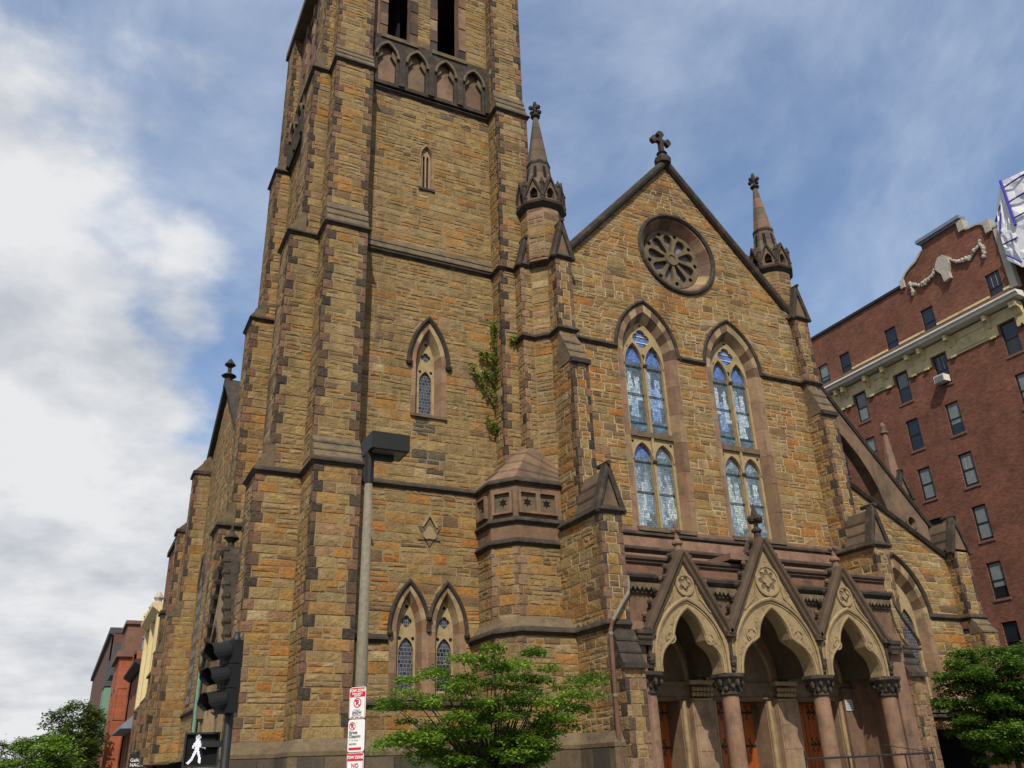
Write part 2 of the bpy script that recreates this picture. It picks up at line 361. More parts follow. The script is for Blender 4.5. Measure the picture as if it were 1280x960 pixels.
# ------------------------------------------------------------------ coursed rubble facing
TAN = [(0.240, 0.163, 0.068), (0.259, 0.176, 0.071), (0.226, 0.154, 0.068), (0.268, 0.181, 0.073), (0.244, 0.170, 0.081), (0.214, 0.145, 0.062), (0.254, 0.163, 0.063)]
WARM = [(0.263, 0.154, 0.048), (0.268, 0.142, 0.043), (0.249, 0.145, 0.050), (0.273, 0.137, 0.038)]
ORANGE = [(0.291, 0.119, 0.028), (0.282, 0.133, 0.033), (0.160, 0.092, 0.043)]
RARE = [(0.179, 0.108, 0.050), (0.244, 0.145, 0.073), (0.310, 0.224, 0.116), (0.141, 0.092, 0.045), (0.273, 0.133, 0.037)]
QUO = [(0.15, 0.084, 0.048), (0.046, 0.034, 0.025), (0.10, 0.060, 0.036), (0.18, 0.102, 0.058), (0.075, 0.050, 0.032), (0.040, 0.031, 0.023), (0.155, 0.088, 0.05), (0.115, 0.069, 0.041), (0.055, 0.04, 0.028), (0.185, 0.098, 0.058)]
BRN = [(0.225, 0.138, 0.082), (0.195, 0.115, 0.066), (0.245, 0.158, 0.09), (0.235, 0.145, 0.088), (0.16, 0.094, 0.055)]
PAL = {'tower': (0.72, 0.20), 'nave': (0.44, 0.38), 'low': (0.56, 0.30), 'turret': (0.66, 0.22), 'brn': (0.3, 0.05)}
STONES = []      # kind, owner, verts, faces, colour, pixels
WALLS = {}       # mortar backing by part name

def project(p):
    d = Vector(p)-CAM; w = d.dot(fwd)
    if w < 0.5: return None
    return (640+FPX*d.dot(rt)/w, 480-FPX*d.dot(up)/w)
def pick(pal):
    a, b = PAL[pal]; r = random.random()
    if r < a: return jit(random.choice(TAN), 0.11)
    if r < a+b: return jit(random.choice(WARM), 0.14)
    return jit(random.choice(BRN if pal == 'brn' else (ORANGE+RARE if pal in ('nave', 'low') else RARE)), 0.12)

def add_stone(kind, owner, fr, q, proud, col, g=0.007, bev=0.014, rough=0.010, ext=(0, 0)):
    """q: four (u,z) corners bl br tr tl in the frame fr"""
    O, U, Nn = fr
    if kind == 'stone':
        jz = min(0.011, (q[2][1]-q[1][1])*0.06); q = [(u+random.uniform(-jz, jz), z+random.uniform(-jz, jz)) for u, z in q]
    (a, b, c, d) = q
    gl = -0.012 if ext[0] else g; gr = -0.012 if ext[1] else g
    bl_ = 0.0 if ext[0] else bev; br_ = 0.0 if ext[1] else bev
    back = [(a[0]+gl, a[1]+g), (b[0]-gr, b[1]+g), (c[0]-gr, c[1]-g), (d[0]+gl, d[1]-g)]
    front = [(a[0]+gl+bl_, a[1]+g+bev*0.7), (b[0]-gr-br_, b[1]+g+bev*0.7), (c[0]-gr-br_, c[1]-g-bev*0.7), (d[0]+gl+bl_, d[1]-g-bev*0.7)]
    P = lambda u, z, n: (O[0]+U[0]*u+Nn[0]*n, O[1]+U[1]*u+Nn[1]*n, z)
    rnd = random.uniform
    vs = [P(u, z, -0.02) for u, z in back] + [P(u, z, proud+rnd(-rough, rough)) for u, z in front]
    t = rnd(0.35, 0.65); mz = (front[0][1]+front[2][1])/2; ml = (front[0][0]+front[3][0])/2; mr = (front[1][0]+front[2][0])/2
    vs.append(P(ml+(mr-ml)*t, mz+rnd(-0.03, 0.03), proud+rough*rnd(0.2, 2.2)))
    fs = [(0, 1, 5, 4), (1, 2, 6, 5), (2, 3, 7, 6), (3, 0, 4, 7), (4, 5, 8), (5, 6, 8), (6, 7, 8), (7, 4, 8)]
    pp = [project(v) for v in vs[4:8]]; px = 0
    if all(pp) and all(-20 < p[0] < 1300 and -20 < p[1] < 980 for p in pp):
        cen = Vector(vs[8])
        if Vector((Nn[0], Nn[1], 0)).dot(CAM-cen) > 0:
            px = abs(sum(pp[i][0]*pp[(i+1) % 4][1]-pp[(i+1) % 4][0]*pp[i][1] for i in range(4)))/2
    STONES.append((kind, owner, vs, fs, col, px))

def panel(owner, p0, p1, z0, z1, qL=False, qR=False, holes=(), pal='tower', lim=None, bh=0.315, dark=None, u0=None, qpal=None, seed=None):
    """p0 -> p1 runs left to right as seen from outside; u = distance from p0 (+u0)"""
    if seed is not None: random.seed(seed)
    d = Vector((p1[0]-p0[0], p1[1]-p0[1])); w = d.length; d.normalize()
    if w < 0.05 or z1-z0 < 0.05: return
    s0 = p0[0] if u0 is None else u0
    fr = ((p0[0]-d.x*s0, p0[1]-d.y*s0), (d.x, d.y), (d.y, -d.x))
    mb = WALLS.setdefault(owner, MB())
    P = lambda u, z, n=0.0: (fr[0][0]+d.x*u+d.y*n, fr[0][1]+d.y*u-d.x*n, z)
    lim = lim or (lambda z: (s0, s0+w))
    br = sorted(set([z0, z1]+[z for h in holes for z in h['br'] if z0+0.02 < z < z1-0.02]))
    lev = [z0]
    for a, b in zip(br, br[1:]):
        k = max(1, round((b-a)/bh)); st = (b-a)/k
        for i in range(1, k): lev.append(a+st*i+random.uniform(-0.035, 0.035)*min(1, st/0.3))
        lev.append(b)
    def free(z):
        iv = [lim(z)]
        for h in holes:
            q = h['iv'](z)
            if not q: continue
            nx = []
            for a, b in iv:
                if q[1] <= a or q[0] >= b: nx.append((a, b)); continue
                if q[0] > a: nx.append((a, q[0]))
                else: nx.append((a, a))
                if q[1] < b: nx.append((q[1], b))
                else: nx.append((b, b))
            iv = nx
        return iv
    for ci, (a, b) in enumerate(zip(lev, lev[1:])):
        fa, fb = free(a+1e-4), free(b-1e-4)
        if len(fa) != len(fb): fa = fb = free((a+b)/2)
        for (al, ar), (bl, brr) in zip(fa, fb):
            if max(ar-al, brr-bl) < 0.04: continue
            mb.add([P(al, a), P(ar, a), P(brr, b), P(bl, b)], [(0, 1, 2, 3)])
            X = lambda t, z: (lambda s: ((al+(bl-al)*s)*(1-t)+(ar+(brr-ar)*s)*t, z))((z-a)/(b-a))
            L = (ar-al+brr-bl)/2
            t0, t1 = 0.0, 1.0
            atL = abs(al-lim(a+1e-4)[0]) < 1e-3; atR = abs(ar-lim(a+1e-4)[1]) < 1e-3
            qp = qpal or QUO; QL, QS = (random.uniform(.28, .34), random.uniform(.11, .15)) if L > 0.9 else (random.uniform(.20, .25), random.uniform(.11, .14))
            if random.random() < 0.14: QL = QS*1.2
            elif random.random() < 0.14: QS = QL*0.8
            if qL and atL and L > 0.25:
                qw = min(L*0.6, QL if ci % 2 else QS)
                t0 = qw/L; add_stone('quoin', owner, fr, (X(0, a), X(t0, a), X(t0, b), X(0, b)), 0.022, jit(random.choice(qp), 0.1), ext=(1, 0), rough=0.005)
            if qR and atR and L > 0.25:
                qw = min(L*0.35, QS if ci % 2 else QL)
                t1 = 1-qw/L; add_stone('quoin', owner, fr, (X(t1, a), X(1, a), X(1, b), X(t1, b)), 0.022, jit(random.choice(qp), 0.1), ext=(0, 1), rough=0.005)
            t = t0; hgt = b-a
            while t < t1-1e-5:
                cw = random.uniform(0.38, 0.92)/L
                e = t+cw
                if t1-e < 0.22/L: e = t1
                rows = [(a, b)]
                if hgt > 0.2 and random.random() < 0.40:
                    m = a+hgt*random.choice((0.42, 0.5, 0.58)); rows = [(a, m), (m, b)]
                for (ra, rb) in rows:
                    cuts = [t, e]
                    if len(rows) == 2 and (e-t)*L > 0.5 and random.random() < 0.6: cuts = [t, t+(e-t)*random.uniform(0.35, 0.65), e]
                    for c0, c1 in zip(cuts, cuts[1:]):
                        cc = pick(pal)
                        mu, mz = X((c0+c1)/2, (ra+rb)/2)
                        if dark: cc = dark(mu, mz, cc)
                        q = (X(c0, ra), X(c1, ra), X(c1, rb), X(c0, rb))
                        if min(q[1][0]-q[0][0], q[2][0]-q[3][0]) < 0.0 or max(q[1][0]-q[0][0], q[2][0]-q[3][0]) < 0.05: continue
                        sm = max(0.0, min(q[1][0]-q[0][0], q[2][0]-q[3][0]))
                        add_stone('stone', owner, fr, q, random.uniform(0.006, 0.018), cc, g=min(0.007, sm*0.2+0.001), bev=min(0.014, sm*0.25))
                t = e
RUNS = [0]
def run(owner, path, z0, z1, q=(), pal='tower', holes={}, **k):
    """walls along a plan path; q = indices of path points that are quoined corners"""
    RUNS[0] += 1; owner = '%s|%d' % (owner, RUNS[0])
    for i in range(len(path)-1):
        panel(owner, path[i], path[i+1], z0, z1, i in q, (i+1) in q, holes.get(i, ()), pal, **k)

# ------------------------------------------------------------------ the church
church = thing('church', 'brown and tan rough stone gothic church with corner tower and triple-gabled porch', 'church', (9.4, 25.0, 0.0))
def part(mb, name, m, parent=None, label=None, **k):
    o = mb.build(name, m, parent or church, **k)
    if label: o['label'] = label
    return o

STR = [(-0.06, 0.16), (0.02, 0.16), (0.12, 0.05), (0.13, 0.0), (0.07, -0.045), (0.05, -0.09), (-0.06, -0.09)]
SIL = [(-0.06, 0.30), (0.0, 0.30), (0.11, 0.07), (0.13, 0.06), (0.13, 0.0), (0.06, -0.05), (0.04, -0.09), (-0.06, -0.09)]
def string(path, z, prof=STR, name='string_course', m='dark_trim', closed=False, parent=None):
    return part(MB().sweep(path, prof, PL, z, closed=closed), name, m, parent)
def weather_profile(y0, z0, y1, z1, n, lip=0.05):
    """stepped slope from the outer foot (y0,z0) back to (y1,z1)"""
    p = [(y0-0.04, z0-0.02)]
    for i in range(n):
        a, b = i/n, (i+1)/n
        ya, yb = y0+(y1-y0)*a, y0+(y1-y0)*b; za, zb = z0+(z1-z0)*a, z0+(z1-z0)*b
        p += [(ya-0.05, za), (ya-0.05, za+lip), (yb-0.02, zb)]
    p += [(y1+0.12, z1), (y1+0.12, z0-0.02)]
    return p

# ---- tower: angle buttresses, stages by height
ZC, ZB, ZA, ZF, ZT = 10.08, 18.66, 26.11, 5.33, 34.0
Tx0, Tx1, Ty0, Ty1 = 5.47, 13.35, 25.0, 33.0
BW = 1.38
STG = [(0.0, ZC, 1.48, 1.38), (ZC, ZB, 1.04, 1.0), (ZB, ZA, 0.84, 0.62), (ZA, ZT, 0.56, 0.38)]   # z0 z1 front-projection side-projection
def buttress_front(x0, x1, zlist, name, left=True, right=True):
    for i, (z0, z1, pf, ps) in enumerate(zlist):
        y = Ty0-pf; zb = max(z0, 2.6)
        rise = 0 if i == 0 else 0.75
        run(name, [(x0, Ty0), (x0, y), (x1, y), (x1, Ty0)], zb, z1, q=(1, 2), pal='low' if z1 < 11 else 'tower')
        if i+1 < len(zlist):
            y2 = Ty0-zlist[i+1][2]
            part(MB().plate([weather_profile(y, z1+0.12, y2, z1+0.95, 3)], x0-0.035, x1+0.035, SD), 'weathering', 'weathered')
def buttress_side(y0, y1, zlist, name):
    for i, (z0, z1, pf, ps) in enumerate(zlist):
        x = Tx0-ps; zb = max(z0, 2.6)
        run(name, [(Tx0, y1), (x, y1), (x, y0), (Tx0, y0)], zb, z1, q=(1, 2), pal='low' if z1 < 11 else 'tower')
        if i+1 < len(zlist):
            x2 = Tx0-zlist[i+1][3]
            part(MB().plate([weather_profile(x, z1+0.12, x2, z1+0.85, 3)], y0-0.035, y1+0.035, FR), 'weathering', 'weathered')
random.seed(11)
buttress_front(5.47, 5.47+BW, STG, 'tower_buttress')
R2 = [(ZC, ZB, 0.72, 0), (ZB, ZA, 0.84, 0), (ZA, ZT, 0.56, 0)]
for i, (z0, z1, pf, ps) in enumerate(R2):
    run('tower_buttress_right', [(12.02, Ty0), (12.02, Ty0-pf), (13.35, Ty0-pf), (13.35, Ty0+3)], z0, z1, q=(1, 2), pal='tower')
part(MB().plate([weather_profile(Ty0-0.84, ZA+0.12, Ty0-0.56, ZA+1.1, 3)], 12.0, 13.37, SD), 'weathering', 'weathered')
buttress_side(Ty0, Ty0+BW, STG, 'side_buttress')
buttress_side(Ty1-BW, Ty1, STG, 'rear_buttress')
# front wall of the tower
w_pair = [(8.98, 3.78, 5.60, 0.615, 1.42), (10.21, 3.78, 5.60, 0.615, 1.42)]
w_mid = (9.52, 12.66, 14.55, 0.63, 1.62)
w_slit = (9.36, 21.9, 23.45, 0.29, 0.60)
def stain(u, z, c):
    if z < 10 and random.random() < 0.16: return jit(random.choice(ORANGE), 0.15)
    if 9.08 < u < 9.92 and 10.3 < z < 12.6 and random.random() < 0.8-0.5*abs(u-9.5): return jit((0.085, 0.07, 0.048), 0.3)
    if z > 24.8 and random.random() < 0.15: return jit((0.12, 0.09, 0.06), 0.2)
    return c
panel('tower_wall', (6.85, Ty0), (12.02, Ty0), 2.6, ZA, holes=[hole_arch(*w) for w in w_pair]+[hole_arch(*w_mid), hole_arch(*w_slit)], pal='tower', dark=stain, seed=21)
panel('tower_wall|side', (Tx0, Ty1-BW), (Tx0, Ty0+BW), 2.6, ZA, pal='tower', u0=0)
part(MB().box(Tx1-0.02, Tx1, Ty0+3, Ty1, 0, ZT).box(Tx0, Tx1, Ty1-0.02, Ty1, 0, ZT), 'tower_back_wall', 'mortar')
# plinth of big smooth blocks
def plinth(path, z1, outw=0.26):
    pth = [Vector(p) for p in path]
    L = [(pth[i+1]-pth[i]).length for i in range(len(pth)-1)]
    mb = MB().sweep(path, [(-0.1, z1+0.32), (0.0, z1+0.32), (outw, z1), (outw, z1-0.10), (outw-0.02, z1-0.12), (outw-0.02, -0.1), (-0.1, -0.1)], PL, 0)
    o = part(mb, 'plinth', 'weathered')
    for i, l in enumerate(L):
        d = (pth[i+1]-pth[i])/l; n = Vector((d.y, -d.x)); k = max(1, round(l/0.9))
        for r in range(3):
            za, zb = 0.02+r*(z1-0.14)/3, 0.02+(r+1)*(z1-0.14)/3-0.012
            for j in range(k):
                if l < 0.4: continue
                s = (j+(0.5 if r % 2 else 0))*l/k; e = min(s+l/k, l)
                if r % 2 and j == 0:
                    pass
                a, b = pth[i]+d*(s+0.006), pth[i]+d*(e-0.006)
                f = outw-0.018
                vs = [(q.x+n.x*w, q.y+n.y*w, z) for z in (za, zb) for w in (f-0.05, f+0.025) for q in (a, b)]
                MBq = MB().add(vs, [(2, 3, 7, 6), (0, 2, 6, 4), (1, 5, 7, 3), (4, 6, 7, 5), (0, 1, 3, 2)], jit(random.choice([(0.105, 0.08, 0.052), (0.125, 0.09, 0.058), (0.07, 0.058, 0.042), (0.085, 0.074, 0.052)]), 0.2))
                part(MBq, 'plinth_stone', 'brownstone', o)
plinth([(Tx0, Ty0+3.2), (Tx0, Ty0+BW), (Tx0-1.38, Ty0+BW), (Tx0-1.38, Ty0), (5.47, Ty0), (5.47, Ty0-1.48), (6.85, Ty0-1.48), (6.85, Ty0), (11.0, Ty0), (11.0, 23.2), (11.5, 22.5), (13.3, 22.5), (13.3, 20.75), (14.1, 20.75)], 2.3)
# strings round the tower
def fb_path(i):
    pf, ps = STG[i][2], STG[i][3]
    return [(Tx0, Ty1), (Tx0-ps, Ty1), (Tx0-ps, Ty1-BW), (Tx0, Ty1-BW), (Tx0, Ty0+BW), (Tx0-ps, Ty0+BW), (Tx0-ps, Ty0), (5.47, Ty0), (5.47, Ty0-pf), (6.85, Ty0-pf), (6.85, Ty0)]
string(fb_path(0)+[(11.27, Ty0)], ZC)
string(fb_path(1), ZB)
string([(6.85, Ty0), (12.02, Ty0)], ZB, SIL+[])
part(MB().plate([weather_profile(Ty0-0.11, ZB+0.12, Ty0+0.02, ZB+0.62, 2, 0.02)], 6.85, 12.02, SD), 'weathering', 'weathered')
string([(12.02, Ty0), (12.02, Ty0-0.72), (12.62, Ty0-0.72)], ZB)
string(fb_path(2)+[], ZA)
string([(6.85, Ty0), (12.02, Ty0), (12.02, Ty0-0.84), (13.35, Ty0-0.84), (13.35, Ty0)], ZA)
string([(6.85, Ty0), (8.30, Ty0)], ZF); string([(10.88, Ty0), (11.27, Ty0)], ZF)
string([(6.85, Ty0), (11.0, Ty0)], 3.52)
string([(6.85, Ty0), (6.87, Ty0)], ZC)

# ---- window pieces
def outline(cx, sill, spring, a, h, nj, na):
    r = [(cx+a, sill+(spring-sill)*i/nj) for i in range(nj)]
    return r + arch(cx, spring, a, h, na) + [(2*cx-x, z) for x, z in reversed(r)]
def surround(parent, cx, sill, spring, o, m, i, y, d, nb_j=4, nb_a=4, pal=BRN, alt=None, proud=0.012, mp=FR):
    sub = 3
    A, B, C = [outline(cx, sill, spring, q[0], q[1], nb_j, nb_a*sub) for q in (o, m, i)]
    idx = [(k, k+1) for k in range(nb_j)] + [(nb_j+k*sub, nb_j+(k+1)*sub) for k in range(nb_a*2)]
    last = nb_j+nb_a*2*sub
    idx += [(last+k, last+k+1) for k in range(nb_j)]
    sg = 1 if mp is FR else 1
    for n, (s, e) in enumerate(idx):
        vs = []; fs = []; c = e-s+1
        for k in range(s, e+1):
            f = 0.0
            for (P, w) in ((A, -proud), (B, -proud), (C, d), (A, d)):
                q = P[k]; vs.append(mp(q[0], q[1], y+w))
        for k in range(c-1):
            for l in range(4): fs.append((k*4+l, k*4+(l+1) % 4, k*4+4+(l+1) % 4, k*4+4+l))
        fs += [(0, 1, 2, 3), tuple((c-1)*4+l for l in range(4))]
        cen = Vector((sum(v[0] for v in vs)/len(vs), sum(v[1] for v in vs)/len(vs), sum(v[2] for v in vs)/len(vs)))
        vs = [tuple(cen+(Vector(v)-cen)*0.988) for v in vs]
        isarch = nb_j <= n < nb_j+2*nb_a
        col = jit((alt[n % 2] if n % 5 else random.choice(alt)) if (isarch and alt) else random.choice(pal), 0.10)
        part(MB().add(vs, fs, col), 'voussoir' if isarch else 'jamb_stone', 'brownstone', parent)
    # bed behind the blocks so that joints read as mortar
    mbb = MB(); nA = len(A)
    vs = []
    for k in range(nA): vs += [mp(*A[k], y+0.012), mp(*B[k], y+0.012), mp(*C[k], y+d+0.012)]
    fs = []
    for k in range(nA-1): fs += [(k*3, k*3+1, k*3+4, k*3+3), (k*3+1, k*3+2, k*3+5, k*3+4)]
    part(mbb.add(vs, fs), 'bed', 'mortar', parent)
HOOD = [(-0.02, -0.05), (-0.02, 0.06), (0.05, 0.12), (0.10, 0.12), (0.14, 0.05), (0.14, -0.05)]
def hood(parent, cx, spring, a, h, y, k=1.0, stops=True, mp=FR, n=12):
    mb = MB().sweep(arch(cx, spring, a, h, n), [(p*k, q*k) for p, q in HOOD], mp, y, -1)
    if stops:
        for s in (-1, 1): mb.ball((cx+s*(a+0.06*k), y-0.05, spring-0.04) if mp is FR else (y-0.05, cx+s*(a+0.06*k), spring-0.04), 0.13*k, seg=8)
    return part(mb, 'hood_mould', 'dark_trim', parent)
def foil(cx, cz, r, n=4, k=0.62, rot=0.0, m=7):
    """n-foil outline: arcs bulging from the centre"""
    p = []
    for i in range(n):
        a0 = rot+2*PI*i/n; c = (cx+r*(1-k)*math.cos(a0), cz+r*(1-k)*math.sin(a0))
        sp = PI*0.78*2/3 if n == 3 else PI*0.52
        for j in range(m): t = a0-sp+2*sp*j/(m-1); p.append((c[0]+r*k*0.92*math.cos(t), c[1]+r*k*0.92*math.sin(t)))
    return p
def circ(cx, cz, r, n=12, rot=0.0): return [(cx+r*math.cos(rot+2*PI*i/n), cz+r*math.sin(rot+2*PI*i/n)) for i in range(n)]

def lancet(cx, sill, spring, o, m, i, y, d, light, name_glass, alt, hood_k=1.0, hoodshape=None, stops=True):
    """one light under a pierced head: light=(half width, spring, rise)"""
    la, ls, lh = light
    outer = opening(cx, sill+0.10, spring, i[0], i[1], 10)
    lo = opening(cx, sill+0.16, ls, la, lh, 8)
    top = spring+i[1]; zc = (ls+lh+top)/2-0.04; r = min(0.19, (top-ls-lh)*0.30)
    ww = MB().plate([outer, lo, foil(cx, zc-0.06, r, 4, 0.55, PI/4*0)], y+d-0.02, y+d+0.10)
    win = part(ww, 'window', 'tracery')
    pn = MB().plate([opening(cx, sill+0.1, spring, i[0]*0.98, i[1]*0.98, 10)], y+d+0.06, y+d+0.07)
    part(pn, 'pane', name_glass, win)
    for ex, ez in ((-la*0.9, ls+lh*0.92), (la*0.9, ls+lh*0.92), (0, top-0.22)): part(MB().plate([circ(cx+ex, ez, 0.055, 8)], y+d-0.026, y+d-0.018), 'pierced_eye', 'dark_void', win)
    surround(win, cx, sill, spring, o, m, i, y, d, 3, 4, BRN, alt)
    if hoodshape: hood(win, cx, spring, hoodshape[0], hoodshape[1], y, hood_k, stops)
    mb = MB().plate([[(y-0.10, sill-0.02), (y-0.10, sill-0.12), (y+d+0.1, sill-0.12), (y+d+0.1, sill+0.14)]], cx-o[0]-0.02, cx+o[0]+0.02, SD)
    part(mb, 'sill', 'weathered', win)
    return win
PALE = [(0.30, 0.215, 0.115), (0.20, 0.118, 0.068), (0.26, 0.13, 0.07), (0.27, 0.20, 0.11)]
random.seed(31)
for (cx, si, sp, a, h) in w_pair:
    lancet(cx, si, sp, (a, h), (0.40, 1.22), (0.30, 1.0), Ty0, 0.30, (0.235, 5.05, 0.42), 'lead_glass', PALE, 0.8, (0.585, 1.42), False)
for q in (8.36, 9.595, 10.83): part(MB().ball((q, Ty0-0.08, 5.52 if q != 9.595 else 6.02), 0.10, seg=8), 'label_stop', 'dark_trim')
lancet(w_mid[0], w_mid[1], w_mid[2], (0.63, 1.62), (0.47, 1.38), (0.33, 1.12), Ty0, 0.34, (0.225, 14.0, 0.42), 'lead_glass', PALE, 1.0, (0.66, 1.68))
# slit light: two narrow openings
cx, si, sp, a, h = w_slit
sw = part(MB().plate([opening(cx, si, sp, 0.17, 0.40, 6), opening(cx-0.075, si+0.08, sp-0.05, 0.05, 0.16, 4), opening(cx+0.075, si+0.08, sp-0.05, 0.05, 0.16, 4)], Ty0+0.12, Ty0+0.2), 'window', 'tracery')
part(MB().plate([opening(cx, si, sp, 0.17, 0.4, 6)], Ty0+0.21, Ty0+0.22), 'pane', 'dark_void', sw)
surround(sw, cx, si, sp, (a, h), (0.23, 0.5), (0.17, 0.40), Ty0, 0.14, 3, 2, BRN, BRN)
part(MB().plate([[(Ty0-0.08, si), (Ty0-0.08, si-0.1), (Ty0+0.15, si-0.1), (Ty0+0.15, si+0.05)]], cx-0.32, cx+0.32, SD), 'sill', 'dark_trim', sw)
# star ornament on the wall below the string
star = []
for k in range(12):
    r_ = 0.44 if k % 2 == 0 else 0.25; t_ = PI/2+k*PI/6; star.append((9.58+r_*math.cos(t_), 8.62+r_*math.sin(t_)))
so = part(MB().plate([star], Ty0-0.055, Ty0+0.02), 'star_panel', 'weathered')
part(MB().plate([foil(9.58, 8.60, 0.25, 3, 0.55, PI/2)], Ty0-0.10, Ty0-0.05), 'trefoil', 'cream_stone', so)
part(MB().sweep([(9.80, 8.80), (9.58, 9.17), (9.36, 8.80)], [(0, 0), (0, 0.09), (0.06, 0.09), (0.06, 0)], FR, Ty0, -1), 'star_hood', 'cream_stone', so)

# ---- belfry stage: blind arcade and tall openings on the front and street faces
def belfry(mp, u0, u1, pos, sgn):
    W = pos
    bl = part(MB().plate([[(u0, ZA), (u1, ZA), (u1, ZT), (u0, ZT)]] + [[(a, 28.85), (b, 28.85), (b, ZT-0.5), (a, ZT-0.5)] for a, b in ((u0+0.74, u0+1.70), (u0+2.90, u0+3.86))], W, W+0.35, mp, (0.17, 0.10, 0.068)), 'belfry_wall', 'brownstone')
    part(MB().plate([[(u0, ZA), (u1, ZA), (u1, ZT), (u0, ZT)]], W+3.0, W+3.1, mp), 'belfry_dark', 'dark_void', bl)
    n = 4; st = (u1-u0-0.2)/n
    loops = [[(u0, ZA+0.12), (u1, ZA+0.12), (u1, 28.72), (u0, 28.72)]]
    for k in range(n): c = u0+0.1+st*(k+0.5); loops.append(opening(c, ZA+0.28, 27.62, st*0.31, 0.70, 7))
    ar = part(MB().plate(loops, W-0.20, W+0.0, mp), 'blind_arcade', 'dark_trim', bl)
    for k in range(n):
        c = u0+0.1+st*(k+0.5)
        part(MB().plate([opening(c, ZA+0.27, 27.62, st*0.32, 0.72, 7)], W-0.03, W+0.0, mp, jit((0.155, 0.098, 0.06), 0.25)), 'arcade_panel', 'brownstone', bl)
        for e_ in (-1, 1): part(MB().plate([[(c+e_*st*0.31, 27.45), (c+e_*st*0.31, 27.95), (c+e_*st*0.20, 28.12), (c+e_*st*0.13, 27.78)]], W-0.16, W-0.03, mp), 'cusp', 'weathered', bl)
        part(MB().sweep(arch(c, 27.62, st*0.36, 0.74, 8), [(-0.05, 0.2), (-0.05, 0.30), (0.05, 0.30), (0.05, 0.2)], mp, W, -1), 'arch_mould', 'weathered', bl)
    for k in range(n+1):
        c = u0+0.1+st*k
        part(MB().plate([[(c-0.12, ZA+0.2), (c+0.12, ZA+0.2), (c+0.12, 27.55), (c+0.18, 27.62), (c+0.18, 27.75), (c-0.18, 27.75), (c-0.18, 27.62), (c-0.12, 27.55)]], W-0.27, W-0.19, mp), 'pilaster', 'dark_trim', bl)
    for (a, b) in ((u0+0.74, u0+1.70), (u0+2.90, u0+3.86)):
        part(MB().plate([[(a-0.3, 28.6), (b+0.3, 28.6), (b+0.3, 28.78), (a-0.3, 28.78)]], W-0.26, W+0.3, mp), 'sill', 'weathered', bl)
        for s in (a-0.165, b+0.165):
            for k in range(8):
                zz = 28.85+k*0.62
                part(MB().plate([[(s-0.16, zz), (s+0.16, zz), (s+0.16, zz+0.605), (s-0.16, zz+0.605)]], W-0.05-0.03*(k % 2), W+0.4, mp, jit(random.choice(QUO+BRN), 0.1)), 'jamb_stone', 'brownstone', bl)
belfry(FR, 6.85, 12.02, Ty0, 1)
belfry(SD, Ty0+BW, Ty1-BW, Tx0, 1)
panel('belfry_pier|a', (8.75, Ty0-0.02), (9.50, Ty0-0.02), 28.9, ZT-0.6, pal='tower')
panel('belfry_pier|b', (11.0, Ty0-0.02), (12.0, Ty0-0.02), 28.9, ZT-0.6, pal='tower')
part(MB().box(Tx0-0.5, Tx1+0.2, Ty0-0.7, Ty1+0.2, ZT, ZT+0.4), 'tower_cap', 'weathered')
# side doorway gable on the street face of the tower
gy, gx = 28.85, 4.05
sg = part(MB().plate([[(gy-2.3, 2.0), (gy+2.3, 2.0), (gy+2.3, 5.0), (gy, 8.35), (gy-2.3, 5.0)], opening(gy, 2.2, 4.0, 1.15, 2.0, 8)], gx, Tx0, SD), 'side_doorway', 'cream_stone')
part(MB().plate([opening(gy, 0.2, 4.0, 1.3, 2.1, 8)], gx+0.75, gx+0.78, SD), 'door', 'dark_void', sg)
mb = MB()
for s in (-1, 1):
    mb.sweep([(gy+s*2.4, 4.8), (gy, 8.55)] if s > 0 else [(gy, 8.55), (gy-2.4, 4.8)], [(0, -0.6), (0, 0.12), (0.16, 0.12), (0.16, -0.6)], SD, gx, -1)
    for k in range(9): t = (k+0.5)/9; mb.ball((gx-0.05, gy+s*2.45*(1-t), 4.95+3.75*t), 0.16)
part(mb, 'gable_coping', 'dark_trim', sg, stuff=True)
part(MB().sweep(arch(gy, 4.0, 1.35, 2.3, 10), [(-0.1, 0), (-0.1, 0.12), (0.1, 0.12), (0.1, 0)], SD, gx, -1), 'door_arch', 'weathered', sg)
part(MB().lathe(gx+0.1, gy, [(0.14, 8.3), (0.1, 8.8), (0.26, 8.95), (0.08, 9.15), (0.02, 9.4)], 8), 'finial', 'dark_trim', sg)
for s in (-1, 1):
    part(MB().lathe(gx+0.1, gy+s*1.45, [(0.16, 1.0), (0.16, 3.4), (0.30, 3.5), (0.32, 4.0), (0.22, 4.1)], 8), 'column', 'weathered', sg)
part(MB().tube([(gx-0.1, 31.3, 0), (gx-0.1, 31.3, 5.0), (gx-0.05, 31.2, 5.4), (gx+0.2, 31.0, 5.7)], 0.06, 8), 'downpipe', 'copper_green', sg)

# ---- stair turret in the corner of tower and nave
random.seed(41)
T1 = [(11.0, Ty0), (11.0, 23.2), (11.5, 22.5), (13.3, 22.5)]
T2 = [(11.27, Ty0), (11.27, 23.95), (11.82, 23.25), (13.45, 23.25)]
TS = [(12.62, Ty0+0.5), (12.62, 23.8), (13.05, 23.8), (13.5, 23.35)]
run('turret_base', T1, 2.6, ZF, q=(1, 2), pal='turret', qpal=BRN)
run('turret_wall', T2, ZF, 8.05, q=(1, 2), pal='turret', qpal=BRN)
run('turret_shaft', TS, ZC+0.5, ZB, q=(1,), pal='turret', qpal=BRN+QUO[:3])
string(T1, ZF); string(T2, 8.12); string(T2, 8.80); string(T2, ZC)
part(MB().sweep(T1, [(-0.4, 0.45), (-0.27, 0.45), (0.02, 0.1), (-0.4, 0.1)], PL, ZF+0.02), 'weathering', 'weathered')
